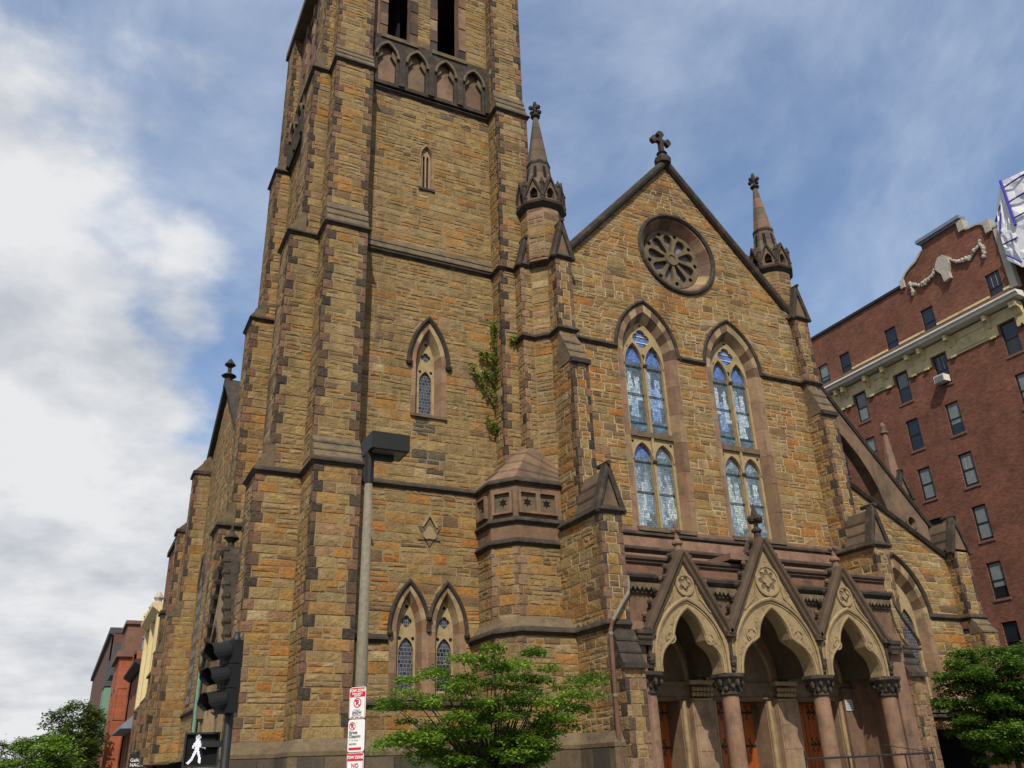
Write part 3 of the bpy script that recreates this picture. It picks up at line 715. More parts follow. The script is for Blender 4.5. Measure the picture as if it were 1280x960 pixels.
part(MB().sweep(T2, [(-0.3, 1.30), (0.0, 1.30), (0.0, 0.0), (-0.3, 0.0)], PL, 8.05+0.72, col=(0.17, 0.105, 0.064)), 'frieze', 'brownstone')
part(MB().sweep(T2, [(-0.3, 0.70), (0.015, 0.70), (0.015, 0.0), (-0.3, 0.0)], PL, 8.08, col=(0.165, 0.10, 0.062)), 'band', 'brownstone')
def star_pts(cx, cz, r, n=6, k=0.5):
    return [(cx+(r if i % 2 == 0 else r*k)*math.cos(PI/2+i*PI/n), cz+(r if i % 2 == 0 else r*k)*math.sin(PI/2+i*PI/n)) for i in range(2*n)]
def frieze_panel(p0, p1, t, hw=0.27):
    a, b = Vector(p0), Vector(p1); d = (b-a).normalized(); n = Vector((d.y, -d.x)); c = a.lerp(b, t)
    mp = lambda u, v, w: (c.x+d.x*u+n.x*w, c.y+d.y*u+n.y*w, v)
    z0, z1 = 9.12, 9.72; zc = (z0+z1)/2
    fr_ = part(MB().plate([[(-hw-0.07, z0-0.07), (hw+0.07, z0-0.07), (hw+0.07, z1+0.07), (-hw-0.07, z1+0.07)], [(-hw, z0), (hw, z0), (hw, z1), (-hw, z1)]], 0.12, -0.01, mp, (0.19, 0.118, 0.075)), 'frieze_window', 'brownstone')
    part(MB().plate([[(-hw, z0), (hw, z0), (hw, z1), (-hw, z1)], star_pts(0, zc, 0.17)], 0.022, 0.004, mp), 'pierced_panel', 'weathered', fr_)
    part(MB().plate([[(-hw, z0), (hw, z0), (hw, z1), (-hw, z1)]], 0.003, -0.005, mp), 'panel_back', 'dark_void', fr_)
frieze_panel(T2[0], T2[1], 0.45); frieze_panel(T2[1], T2[2], 0.5); frieze_panel(T2[2], T2[3], 0.24); frieze_panel(T2[2], T2[3], 0.66)
# stepped stone roof of the low stage
C2 = [(12.62, 25.2), (12.62, 24.3), (12.75, 23.85), (13.5, 23.42)]; ZR = [11.75, 11.72, 11.62, 10.85]
for k in range(4):
    t0, t1 = k/4, (k+1)/4; vs = []
    for a, b, zt in zip(T2, C2, ZR):
        p, q = Vector(a).lerp(Vector(b), t0), Vector(a).lerp(Vector(b), t1); z0, z1 = ZC+0.14+(zt-ZC-0.14)*t0, ZC+0.14+(zt-ZC-0.14)*t1
        vs += [(p.x-0.02, p.y-0.03, z0-0.03), (p.x-0.02, p.y-0.03, z0+0.03), (q.x, q.y, z1), (q.x+0.2, q.y+0.3, z0-0.03)]
    for i in range(3):
        seg = [vs[i*4+j] for j in range(4)]+[vs[i*4+4+j] for j in range(4)]
        nb2 = 2 if i == 2 else 1
        for h in range(nb2):
            f0, f1 = h/nb2+0.004, (h+1)/nb2-0.004
            sg2 = [tuple(Vector(seg[j]).lerp(Vector(seg[j+4]), f0)) for j in range(4)]+[tuple(Vector(seg[j]).lerp(Vector(seg[j+4]), f1)) for j in range(4)]
            part(MB().add(sg2, [(0, 1, 5, 4), (1, 2, 6, 5), (2, 3, 7, 6), (0, 4, 7, 3), (0, 1, 2, 3), (4, 5, 6, 7)], jit(random.choice([(0.17, 0.105, 0.066), (0.15, 0.10, 0.062), (0.20, 0.125, 0.08), (0.125, 0.085, 0.055)]), 0.15)), 'roof_stone', 'brownstone')

# ---- nave west front
NY, NX0, NX1, NC = 23.2, 14.12, 25.02, 19.45
AP = (19.38, 24.95); GL, GR = (14.12, 18.98), (25.02, 18.72)
def gab(z):
    if z <= 18.6: return (NX0, NX1)
    l = GL[0]+(AP[0]-GL[0])*max(0, (z-GL[1]))/(AP[1]-GL[1]); r = GR[0]+(AP[0]-GR[0])*max(0, (z-GR[1]))/(AP[1]-GR[1])
    return (l, max(l, r))
nw = [(17.48, 9.0, 15.62, 1.33, 2.12), (21.50, 9.0, 15.62, 1.33, 2.12)]
RC = (19.46, 20.50)
panel('nave_wall', (NX0, NY), (NX1, NY), 8.9, 24.75, holes=[hole_arch(*w) for w in nw]+[hole_circle(RC[0], RC[1], 1.74)], pal='nave', lim=gab, bh=0.30, seed=51)
# copings of the gable
cp = MB()
for a, b in (((25.4, 18.45), AP), (AP, (13.75, 18.7))):
    cp.sweep([a, b], [(-0.10, -0.6), (-0.10, 0.10), (-0.04, 0.2), (0.05, 0.24), (0.16, 0.22), (0.22, 0.12), (0.22, -0.6)], FR, NY, -1)
part(cp, 'gable_coping', 'dark_trim')
# cross on the apex
cx_, cz_ = AP[0]-0.06, 26.0
cr = part(MB().lathe(cx_, NY-0.05, [(0.34, 24.95), (0.36, 25.2), (0.22, 25.28), (0.16, 25.42), (0.24, 25.5), (0.10, 25.58)], 8), 'cross_base', 'dark_trim')
arm = MB()
for k in range(4):
    t = k*PI/2; dx, dz = math.cos(t), math.sin(t)
    q = [(-0.065, 0), (0.065, 0), (0.07, 0.26), (0.17, 0.31), (0.16, 0.42), (0.06, 0.50), (-0.06, 0.50), (-0.16, 0.42), (-0.17, 0.31), (-0.07, 0.26)]
    if k == 3: q = [(-0.075, 0), (0.075, 0), (0.09, 0.62), (-0.09, 0.62)]
    arm.plate([[(cx_+u*dz+v*dx, cz_+0.17-u*dx+v*dz) for u, v in q]], NY-0.14-0.004*k, NY+0.04+0.004*k)
part(arm, 'cross', 'dark_trim', cr)
# string at the springing, sill string
string([(14.12, NY), (16.05, NY)], 15.68); string([(18.95, NY), (20.05, NY)], 15.68); string([(22.95, NY), (25.05, NY)], 15.68)
string([(14.1, NY), (25.05, NY)], 8.72); string([(14.1, NY-0.04), (25.05, NY-0.04)], 8.20)
part(MB().box(14.1, 25.05, NY-0.05, NY+0.2, 5.0, 8.95, (0.19, 0.10, 0.066)), 'sill_wall', 'brownstone')
ALT = [(0.125, 0.074, 0.046), (0.29, 0.21, 0.115), (0.20, 0.12, 0.07), (0.24, 0.165, 0.095)]
random.seed(61)
for wi, (cx, si, sp, a, h) in enumerate(nw):
    ai, hi, d = 0.93, 1.50, 0.34; y = NY+d
    L = []
    for s in (-1, 1):
        L.append(opening(cx+s*0.445, 12.62, 15.28, 0.385, 0.86, 8))
        L.append(opening(cx+s*0.445, si+0.12, 11.55, 0.385, 0.62, 8))
    zq = 16.42
    L.append(foil(cx, zq, 0.40, 4, 0.56, PI/4*0, 8))
    win = part(MB().plate([opening(cx, si+0.05, sp, ai, hi, 12)]+L, y-0.02, y+0.14), 'window', 'tracery', label='left stained glass window of the pair' if wi == 0 else 'right stained glass window of the pair')
    # moulded bars standing proud of the plate
    part(MB().box(cx-0.045, cx+0.045, y-0.10, y-0.02, si+0.1, 15.5), 'mullion', 'tracery', win)
    part(MB().box(cx-ai, cx+ai, y-0.11, y-0.015, 12.40, 12.60), 'transom', 'weathered', win)
    for s in (-1, 1):
        for zz0, ss, rr in ((12.6, 15.28, 0.86), (si, 11.55, 0.62)):
            part(MB().sweep(arch(cx+s*0.445, ss, 0.40, rr+0.03, 8), [(0, 0), (0, 0.05), (0.045, 0.05), (0.045, 0)], FR, y-0.02, -1), 'light_head', 'tracery', win)
        for (z0, z1, hh) in ((12.62, 15.28, 0.86), (si+0.12, 11.55, 0.62)):
            xc = cx+s*0.445
            pn = part(MB().plate([opening(xc, z0-0.02, z1, 0.395, hh+0.01, 8)], y+0.09, y+0.10), 'pane', 'dark_void', win)
            figs = []
            for fi in range(3 if z0 > 12 else 5):
                fx = xc+(-0.18, 0.15, -0.03, 0.22, -0.2)[fi]+random.uniform(-.05, .05); fz = z1-(0.35, 0.55, 1.0, 0.9, 1.2)[fi]+random.uniform(-.1, .1)
                figs.append((fx, fz, random.uniform(0.9, 1.4), random.choice(((0.24, 0.33, 0.46), (0.36, 0.43, 0.48), (0.17, 0.26, 0.46)) if z0 > 12 else ((0.36, 0.42, 0.42), (0.27, 0.34, 0.40), (0.20, 0.26, 0.33)))))
            gm = MB(); nu, nv = 11, int((z1+hh-z0)/0.085); grid = {}
            for a_ in range(nu+1):
                for b_ in range(nv+1):
                    e_ = 0 < a_ < nu
                    grid[a_, b_] = (xc-0.395+0.79*a_/nu+(random.uniform(-.022, .022) if e_ else 0), z0+(z1+hh-z0)*b_/nv+random.uniform(-.028, .028))
            for a_ in range(nu):
                for b_ in range(nv):
                    q = [grid[a_, b_], grid[a_+1, b_], grid[a_+1, b_+1], grid[a_, b_+1]]
                    mu, mz = sum(p[0] for p in q)/4, sum(p[1] for p in q)/4
                    t = min(1, max(0, (mz-z0)/(z1-z0)))
                    c_ = jit((0.085, 0.115, 0.135), 0.3) if z0 > 12 else jit((0.12, 0.155, 0.175), 0.3)
                    if z0 > 12 and t < 0.22: c_ = jit((0.09, 0.20, 0.26) if abs(t-0.13-0.03*math.sin(mu*9)) < 0.035 else (0.10, 0.115, 0.15), 0.2)  # wavy teal band: a streak of reflected sky put into the glass colour
                    for fx, fz, ln, fc in figs:
                        dz = fz-mz; w_ = 0.10 if -0.09 < dz < 0.09 else (0.07+0.13*min(1, max(0, dz)/ln) if 0.09 <= dz < ln else 0)
                        if abs(mu-fx) < w_: c_ = jit(fc, 0.35)
                    if mz > z1+0.12+0.1*random.random(): c_ = jit((0.10, 0.17, 0.42) if (z0 > 12 or (wi == 0 and s < 0)) else (0.22, 0.27, 0.30), 0.3)
                    mc = (mu, mz); q = [(mc[0]+(p[0]-mc[0])*0.9, mc[1]+(p[1]-mc[1])*0.9) for p in q]
                    gm.add([(p[0], y+0.085+random.uniform(-.002, .002), p[1]) for p in q], [(0, 1, 2, 3)], c_)
            part(gm, 'leaded_glass', 'glass_mosaic', pn, stuff=True)
            zz = z1-0.05
            while zz > z0+0.3: part(MB().box(cx+s*0.445-0.39, cx+s*0.445+0.39, y+0.04, y+0.06, zz-0.014, zz+0.014), 'saddle_bar', 'iron', win); zz -= 1.12
    part(MB().plate([circ(cx, zq, 0.44, 16)], y+0.08, y+0.09), 'pane', 'glass_blue', win)
    for dz in (-0.13, 0.12): part(MB().box(cx-0.36, cx+0.36, y+0.05, y+0.075, zq+dz-0.012, zq+dz+0.012), 'saddle_bar', 'white_paint', win)
    for ex, ez, er in ((-0.62, 15.98, 0.085), (0.62, 15.98, 0.085), (0, 15.66, 0.11), (0, 16.98, 0.05), (-0.82, 12.22, 0.055), (0.82, 12.22, 0.055), (0, 12.22, 0.06)): part(MB().plate([circ(cx+ex, ez, er, 8)], y-0.027, y-0.018), 'pierced_eye', 'dark_void', win)
    for zz in (15.25, 11.5): part(MB().ball((cx, y-0.1, zz), 0.09, seg=8), 'boss', 'dark_trim', win)
    surround(win, cx, si, sp, (a, h), (1.10, 1.80), (ai, hi), NY, d, 6, 6, BRN, ALT)
    hood(win, cx, sp+0.05, 1.34, 2.13, NY, 0.85, False, n=14)
    part(MB().plate([[(NY-0.12, si+0.0), (NY-0.12, si-0.14), (y+0.1, si-0.14), (y+0.1, si+0.12)]], cx-1.2, cx+1.2, SD), 'sill', 'weathered', win)
# rose window
rw = MB(); loops = [circ(RC[0], RC[1], 1.34, 40)]
for k in range(9):
    t = PI/2+k*2*PI/9+0.1; ct, st_ = math.cos(t), math.sin(t); pt = []
    prof = [(0.34, 0.06), (0.60, 0.135), (0.85, 0.205), (1.0, 0.21), (1.09, 0.15), (1.13, 0.05)]
    for r_, w_ in prof: pt.append((RC[0]+r_*ct-w_*st_, RC[1]+r_*st_+w_*ct))
    for r_, w_ in reversed(prof): pt.append((RC[0]+r_*ct+w_*st_, RC[1]+r_*st_-w_*ct))
    loops.append(pt)
    t2 = t+PI/9; loops.append(circ(RC[0]+1.16*math.cos(t2), RC[1]+1.16*math.sin(t2), 0.10, 8))
rose = part(rw.plate(loops, NY+0.34, NY+0.58), 'rose_window', 'weathered')
part(MB().sweep(list(reversed(circ(RC[0], RC[1], 0.24, 16))), [(-0.07, -0.3), (-0.07, 0.0), (0.07, 0.0), (0.07, -0.3)], FR, NY+0.30, -1, closed=True), 'hub', 'weathered', rose)
part(MB().plate([circ(RC[0], RC[1], 1.33, 32)], NY+0.54, NY+0.56), 'pane', 'rose_glass', rose)
for k in range(9):
    t2 = PI/2+k*2*PI/9+0.1+PI/9
    part(MB().plate([circ(RC[0]+1.16*math.cos(t2), RC[1]+1.16*math.sin(t2), 0.095, 8)], NY+0.50, NY+0.52), 'pierced_eye', 'dark_void', rose)
nb = 16
for k in range(nb):
    vs = []; fs = []
    for j in range(4):
        t = 2*PI*(k+j/3*0.985)/nb
        for r_, w_ in ((1.72, -0.012), (1.62, -0.012), (1.34, 0.40), (1.72, 0.40)): vs.append((RC[0]+r_*math.cos(t), NY+w_, RC[1]+r_*math.sin(t)))
    for j in range(3):
        for l in range(4): fs.append((j*4+l, j*4+(l+1) % 4, j*4+4+(l+1) % 4, j*4+4+l))
    fs += [(0, 1, 2, 3), (12, 13, 14, 15)]
    part(MB().add(vs, fs, jit(random.choice(ALT+[(0.25, 0.14, 0.095)]), 0.1)), 'voussoir', 'brownstone', rose)
part(MB().sweep(list(reversed(circ(RC[0], RC[1], 1.74, 48)))[::-1], [(-0.05, -0.05), (-0.05, 0.08), (0.02, 0.14), (0.10, 0.12), (0.14, 0.04), (0.14, -0.05)], FR, NY, -1, closed=True), 'hood_mould', 'dark_trim', rose)

# ---- buttresses of the nave front with gabled caps
def gablet(name, x0, x1, yf, yb, z0, zt, m='dark_trim', face=(0.145, 0.09, 0.055)):
    xc = (x0+x1)/2
    g = part(MB().plate([[(x0, z0), (x1, z0), (xc, zt-0.12)]], yf, yb, FR, face), name, 'brownstone')
    for sd in (-1, 1):
        for k in range(3):
            e = x1 if sd > 0 else x0
            xa = e+(xc-e)*k/3; xb = e+(xc-e)*(k+1)/3; za_ = z0+(zt-0.12-z0)*k/3; zb_ = z0+(zt-0.12-z0)*(k+1)/3
            part(MB().plate([[(xa+sd*0.05, za_-0.02), (xa+sd*0.05, za_+0.05), (xb+sd*0.015, zb_+0.02), (xb-sd*0.05, za_-0.02)]], yf+0.06, yb, FR, jit((0.10, 0.070, 0.044), 0.3)), 'roof_slab', 'brownstone', g)
    c_ = MB()
    for a, b in (((x1+0.10, z0-0.16), (xc, zt)), ((xc, zt), (x0-0.10, z0-0.16))):
        c_.sweep([a, b], [(-0.09, -0.22), (-0.09, 0.08), (0.0, 0.11), (0.07, 0.08), (0.07, -0.22)], FR, yf, -1)
    part(c_, 'coping', m, g)
    part(MB().tube([(xc, yf-0.18, zt+0.04), (xc, yf+0.5, zt+0.06)], 0.075, 6), 'ridge_roll', 'dark_trim', g)
    for s in (x0-0.1, x1+0.1): part(MB().ball((s, yf-0.04, z0-0.14), 0.09), 'kneeler', 'dark_trim', g)
    return g
def nave_buttress(own, x0, x1, yu, ym, yl, xl0, xl1, side):
    q = (1, 2)
    run(own, [(xl0, NY+1), (xl0, yl), (xl1, yl), (xl1, NY+1)], 2.6, 8.62, q, 'nave', qpal=QUO+BRN)
    run(own, [(x0, NY+1), (x0, ym), (x1, ym), (x1, NY)], 8.6, 14.15, q, 'nave')
    run(own, [(x0, NY+1), (x0, yu), (x1, yu), (x1, NY)], 14.1, ZB, q, 'nave', qpal=QUO+BRN)
    part(MB().plate([weather_profile(ym, 14.2, yu, 15.45, 3, 0.06)], x0-0.03, x1+0.03, SD), 'weathering', 'weathered')
    part(MB().box(x0-0.06, x1+0.06, ym-0.12, ym+0.05, 14.08, 14.24), 'drip', 'dark_trim')
    string([(xl0, NY-0.1), (xl0, yl), (xl1, yl), (xl1, NY-0.1)], 8.62)
    gablet('gablet', xl0, xl1, yl, ym+0.05, 8.75, 10.05)
    gablet('gablet', x0, x1, yu-0.02, yu+0.9, ZB+0.12, ZB+1.5)
nave_buttress('nave_buttress', 13.5, 14.12, 22.75, 22.08, 20.75, 13.3, 14.02, -1)
nave_buttress('nave_buttress_right', 25.02, 25.72, 22.92, 22.42, 21.25, 24.95, 25.62, 1)
string([(12.62, Ty0+0.3), (12.62, 23.8), (13.05, 23.8), (13.5, 23.35), (13.5, 22.75), (14.12, 22.75), (14.12, NY)], 15.68)
string([(12.62, Ty0+0.3), (12.62, 23.8), (13.05, 23.8), (13.5, 23.35), (13.5, 22.75), (14.12, 22.75), (14.12, NY)], ZB)
string([(25.02, NY), (25.02, 22.92), (25.72, 22.92), (25.72, NY+0.5)], 15.68)
string([(25.02, NY), (25.02, 22.92), (25.72, 22.92), (25.72, NY+0.5)], ZB)
string([(13.3, 22.5), (13.3, 20.75), (14.02, 20.75)], ZF)
gablet('gablet', 12.62, 13.05, 23.78, 24.6, ZB+0.12, ZB+1.15)

# ---- octagonal pinnacles
def pinnacle(cx, cy, z0, r, sd):
    random.seed(sd)
    own = 'pinnacle_drum' if sd == 71 else 'pinnacle_drum_right'
    oc = [(cx+r*math.cos(-PI*7/8-i*-PI/4), cy+r*math.sin(-PI*7/8-i*-PI/4)) for i in range(9)]
    for i in range(8): panel(own, oc[i], oc[i+1], z0, z0+2.35, False, False, (), 'brn', u0=0, bh=0.36)
    pin = part(MB().lathe(cx, cy, [(r*0.98, z0-0.1), (r*0.98, z0+2.3)], 8, (0.2, 0.12, 0.08), PI/8), 'pinnacle', 'brownstone')
    zc = z0+2.3
    part(MB().lathe(cx, cy, [(r*0.9, zc-0.12), (r*1.05, zc-0.10), (r*1.24, zc+0.06), (r*1.26, zc+0.16), (r*1.12, zc+0.2), (r*1.05, zc+0.3)], 8, rot=PI/8), 'corbel_mould', 'dark_trim', pin)
    for k in range(8):
        t = -PI/2+k*PI/4; n = Vector((math.cos(t), math.sin(t))); d = Vector((-n.y, n.x)); ap = r*1.14*math.cos(PI/8)
        c = Vector((cx, cy))+n*ap; hw = r*1.14*math.sin(PI/8)*1.02
        mp = (lambda c, d, n: lambda u, v, w: (c.x+d.x*u+n.x*w, c.y+d.y*u+n.y*w, v))(c, d, n)
        gb = part(MB().plate([[(-hw, zc+0.18), (hw, zc+0.18), (hw, zc+0.35), (0, zc+1.18), (-hw, zc+0.35)], opening(0, zc+0.3, zc+0.52, hw*0.42, 0.28, 5)], 0.0, -0.35, mp, (0.13, 0.082, 0.056)), 'crown_gablet', 'brownstone', pin)
        part(MB().sweep([(hw+0.03, zc+0.30), (0, zc+1.24), (-hw-0.03, zc+0.30)], [(-0.03, -0.3), (-0.03, 0.07), (0.05, 0.07), (0.05, -0.3)], mp, 0, 1), 'crown_coping', 'dark_trim', pin)
        t2 = t+PI/8
        part(MB().lathe(cx+r*1.14*math.cos(t2), cy+r*1.14*math.sin(t2), [(0.09, zc+0.1), (0.09, zc+0.85), (0.13, zc+0.9), (0.02, zc+1.2)], 4), 'crown_post', 'dark_trim', pin)
    zs = zc+0.55; H = 4.3; rs = r*0.86
    for k in range(7):
        a, b = k/7, (k+1)/7-0.004
        rr = lambda q: rs*(1-q)+0.10*q
        part(MB().lathe(cx, cy, [(rr(a), zs+H*a), (rr(b), zs+H*b)], 8, jit(random.choice([(0.13, 0.085, 0.058), (0.095, 0.07, 0.05), (0.17, 0.105, 0.07), (0.12, 0.092, 0.062)]), 0.15), PI/8), 'spire_course', 'brownstone', pin)
    rr = lambda q: rs*(1-q)+0.10*q
    part(MB().lathe(cx, cy, [(rr(0.40)+0.02, zs+H*0.40), (rr(0.42)+0.05, zs+H*0.42), (rr(0.44)+0.02, zs+H*0.44)], 8, rot=PI/8), 'spire_band', 'dark_trim', pin)
    for k in range(8):
        t = -PI/2+k*PI/4; n = Vector((math.cos(t), math.sin(t))); d = Vector((-n.y, n.x))
        q0, q1 = 0.22, 0.36; r0, r1 = rr(q0)*math.cos(PI/8)+0.012, rr(q1)*math.cos(PI/8)+0.012
        vs = [(cx+n.x*ra+d.x*u, cy+n.y*ra+d.y*u, zz) for ra, zz, uu in ((r0, zs+H*q0, 0.075), (r1, zs+H*q1, 0.06)) for u in (-uu, uu)]
        part(MB().add(vs, [(0, 1, 3, 2)]), 'slot', 'dark_void', pin)
    zt = zs+H
    f = MB().lathe(cx, cy, [(0.09, zt-0.02), (0.20, zt+0.03), (0.21, zt+0.09), (0.09, zt+0.15), (0.065, zt+0.3)], 8)
    for k in range(4):
        t = k*PI/2+0.15; f.ball((cx+0.22*math.cos(t), cy+0.22*math.sin(t), zt+0.42), 0.10, seg=8).tube([(cx, cy, zt+0.30), (cx+0.12*math.cos(t), cy+0.12*math.sin(t), zt+0.44), (cx+0.22*math.cos(t), cy+0.22*math.sin(t), zt+0.42)], 0.05, 5)
    f.ball((cx, cy, zt+0.66), 0.095, seg=8, sq=(1, 1, 2.2)).tube([(cx, cy, zt+0.2), (cx, cy, zt+0.7)], 0.06, 6)
    part(f, 'finial', 'dark_trim', pin)
pinnacle(13.62, 23.85, ZB+0.15, 0.80, 71)
pinnacle(25.1, 23.85, ZB+0.15, 0.80, 72)
# nave roof and body behind the gable
nb_ = MB()
nb_.add([(14.2, 23.5, 18.6), (19.4, 23.5, 24.7), (25.0, 23.5, 18.6), (14.2, 70, 18.6), (19.4, 70, 24.7), (25.0, 70, 18.6)], [(0, 1, 4, 3), (1, 2, 5, 4), (3, 4, 5)])
part(nb_, 'roof', 'slate')
part(MB().box(14.2, 14.3, 33, 70, 0, 18.6).box(24.9, 25.0, 23.6, 70, 0, 18.6).box(14.2, 25, 69.9, 70, 0, 18.6), 'nave_side_wall', 'mortar')

# ---- right aisle front, flying buttress, end buttress and small pinnacle
random.seed(81)
AYX0, AYX1 = 25.72, 31.2
aw = (28.12, 3.3, 6.55, 1.36, 2.25)
def acop(z):
    r = AYX1
    if z > 9.1: r = 26.9+(11.4-z)*(31.1-26.9)/(11.4-9.1)
    return (AYX0, max(AYX0, min(AYX1, r)))
panel('aisle_wall', (AYX0, NY), (AYX1, NY), 2.6, 12.0, holes=[hole_arch(*aw)], pal='nave', lim=acop, bh=0.30)
part(MB().sweep([(31.25, 9.02), (25.7, 12.08)], [(-0.08, -0.5), (-0.08, 0.1), (0.04, 0.18), (0.13, 0.1), (0.13, -0.5)], FR, NY, -1), 'aisle_coping', 'dark_trim')
cx, si, sp, a, h = aw; y = NY+0.34
L = [opening(cx+s*0.45, si+0.12, 6.1, 0.38, 0.85, 8) for s in (-1, 1)]+[foil(cx, 7.35, 0.36, 4, 0.56)]
win = part(MB().plate([opening(cx, si+0.05, sp, 0.95, 1.55, 12)]+L, y-0.02, y+0.14), 'window', 'tracery', label='tall aisle window half hidden by the porch')
part(MB().plate([opening(cx, si+0.05, sp, 0.94, 1.54, 12)], y+0.08, y+0.09), 'pane', 'lead_glass', win)
surround(win, cx, si, sp, (a, h), (1.12, 1.9), (0.95, 1.55), NY, 0.34, 5, 6, BRN, ALT)
hood(win, cx, sp+0.05, 1.37, 2.27, NY, 1.0, False, n=14)
part(MB().plate([[(NY-0.12, si), (NY-0.12, si-0.14), (y+0.1, si-0.14), (y+0.1, si+0.12)]], cx-1.3, cx+1.3, SD), 'sill', 'weathered', win)
string([(29.52, NY), (31.2, NY), (31.2, 22.75), (32.0, 22.75), (32.0, NY)], 6.60)
string([(25.7, NY), (31.2, NY), (31.2, 22.4), (32.2, 22.4)], 3.0)
run('end_buttress', [(31.2, NY+0.3), (31.2, 22.75), (32.0, 22.75), (32.0, 26)], 6.6, 9.2, (1, 2), 'nave')
run('end_buttress', [(31.2, NY+0.3), (31.2, 22.35), (32.0, 22.35), (32.0, 26)], 2.6, 6.0, (1, 2), 'nave')
part(MB().plate([weather_profile(22.35, 6.0, 22.75, 6.6, 2)], 31.17, 32.03, SD), 'weathering', 'weathered')
gablet('gablet', 31.15, 32.0, 22.72, 23.8, 9.3, 10.6)
# flying buttress: sloping rib over an open spandrel
fly = [(25.7, 15.7), (26.05, 16.0), (30.8, 10.45), (30.8, 9.45), (28.75, 10.52), (28.6, 11.0), (28.4, 11.65), (28.1, 12.3), (27.65, 13.0), (27.06, 13.68), (26.4, 14.25), (25.7, 14.7)]
flo = part(MB().plate([fly, circ(29.85, 10.42, 0.20, 12)], NY+0.15, NY+0.65, FR, (0.15, 0.096, 0.06)), 'flying_buttress', 'brownstone')
part(MB().sweep([(30.95, 10.3), (25.95, 16.12)], [(-0.06, -0.62), (-0.06, 0.06), (0.03, 0.12), (0.12, 0.06), (0.12, -0.62)], FR, NY+0.15, -1), 'coping', 'dark_trim', flo)
part(MB().sweep(circ(29.85, 10.42, 0.26, 16), [(-0.05, 0), (-0.05, 0.06), (0.05, 0.06), (0.05, 0)], FR, NY+0.15, -1, closed=True), 'eye_ring', 'weathered', flo)
# small pinnacle
run('pinnacle_shaft', [(30.0, 24.4), (30.0, 23.75), (30.65, 23.75), (30.65, 24.4)], 8.5, 11.7, (1, 2), 'nave')
g2 = gablet('gablet', 30.0, 30.65, 23.7, 24.4, 11.75, 12.75)
part(MB().lathe(30.33, 24.05, [(0.34, 12.1), (0.24, 13.0), (0.11, 14.55), (0.19, 14.6), (0.19, 14.68), (0.10, 14.72), (0.12, 14.95), (0.04, 15.1)], 8, (0.19, 0.115, 0.077), PI/8), 'spirelet', 'brownstone', g2)
part(MB().box(25.72, 32.0, 26, 26.1, 0, 9).box(31.9, 32.0, 24, 60, 0, 9).add([(25, 23.5, 12.2), (32.1, 23.5, 9.0), (32.1, 60, 9.0), (25, 60, 12.2)], [(0, 1, 2, 3)]), 'aisle_back', 'slate')

# ---- the triple porch
PY = 20.9                                    # face of the gables
COLX = [14.72, 17.62, 21.2, 24.12]; CY = 21.2
BAYS = [(16.17, 1.38, 1.06, 0.54, 4.98, 5.90, 7.55), (19.42, 1.72, 1.42, 0.60, 5.12, 6.06, 8.22), (22.66, 1.38, 1.06, 0.54, 4.98, 5.90, 7.50)]
random.seed(91)
porch = part(MB().plate([[(14.1, 4.6), (14.12, 4.6)]+[q for (c_, h_) in ((16.17, 1.30), (19.42, 1.62), (22.66, 1.30)) for q in reversed(arch(c_, 4.6, h_, 1.72, 8))]+[(24.93, 4.6), (24.95, 4.6), (24.95, 6.35), (14.1, 6.35)]], 21.15, 21.45, FR, (0.15, 0.085, 0.052)), 'porch_wall', 'brownstone')
def arcpts(p, q, bulge, n=7):
    """curve p->q bowed to the left of the travel direction by bulge"""
    p, q = Vector(p), Vector(q); d = q-p; nn = Vector((-d.y, d.x)); r = []
    for i in range(n+1): t = i/n; r.append(tuple(p+d*t+nn*bulge*4*t*(1-t)))
    return r
def trefoil(cx, a, c, zc, zt, z0=4.12):
    """right springing, nose, apex, nose, left springing"""
    right = arcpts((cx+a, z0), (cx+c, zc), -0.19)[:-1] + arcpts((cx+c+0.02, zc+0.05), (cx, zt), -0.12)
    return right + [(2*cx-x, z) for x, z in reversed(right[:-1])]
def petals(cx, cz, r, k=8):
    o = []
    for i in range(k*6):
        t = 2*PI*i/(k*6); q = r*(0.62+0.38*abs(math.cos(t*k/2))); o.append((cx+q*math.cos(t), cz+q*math.sin(t)))
    return o
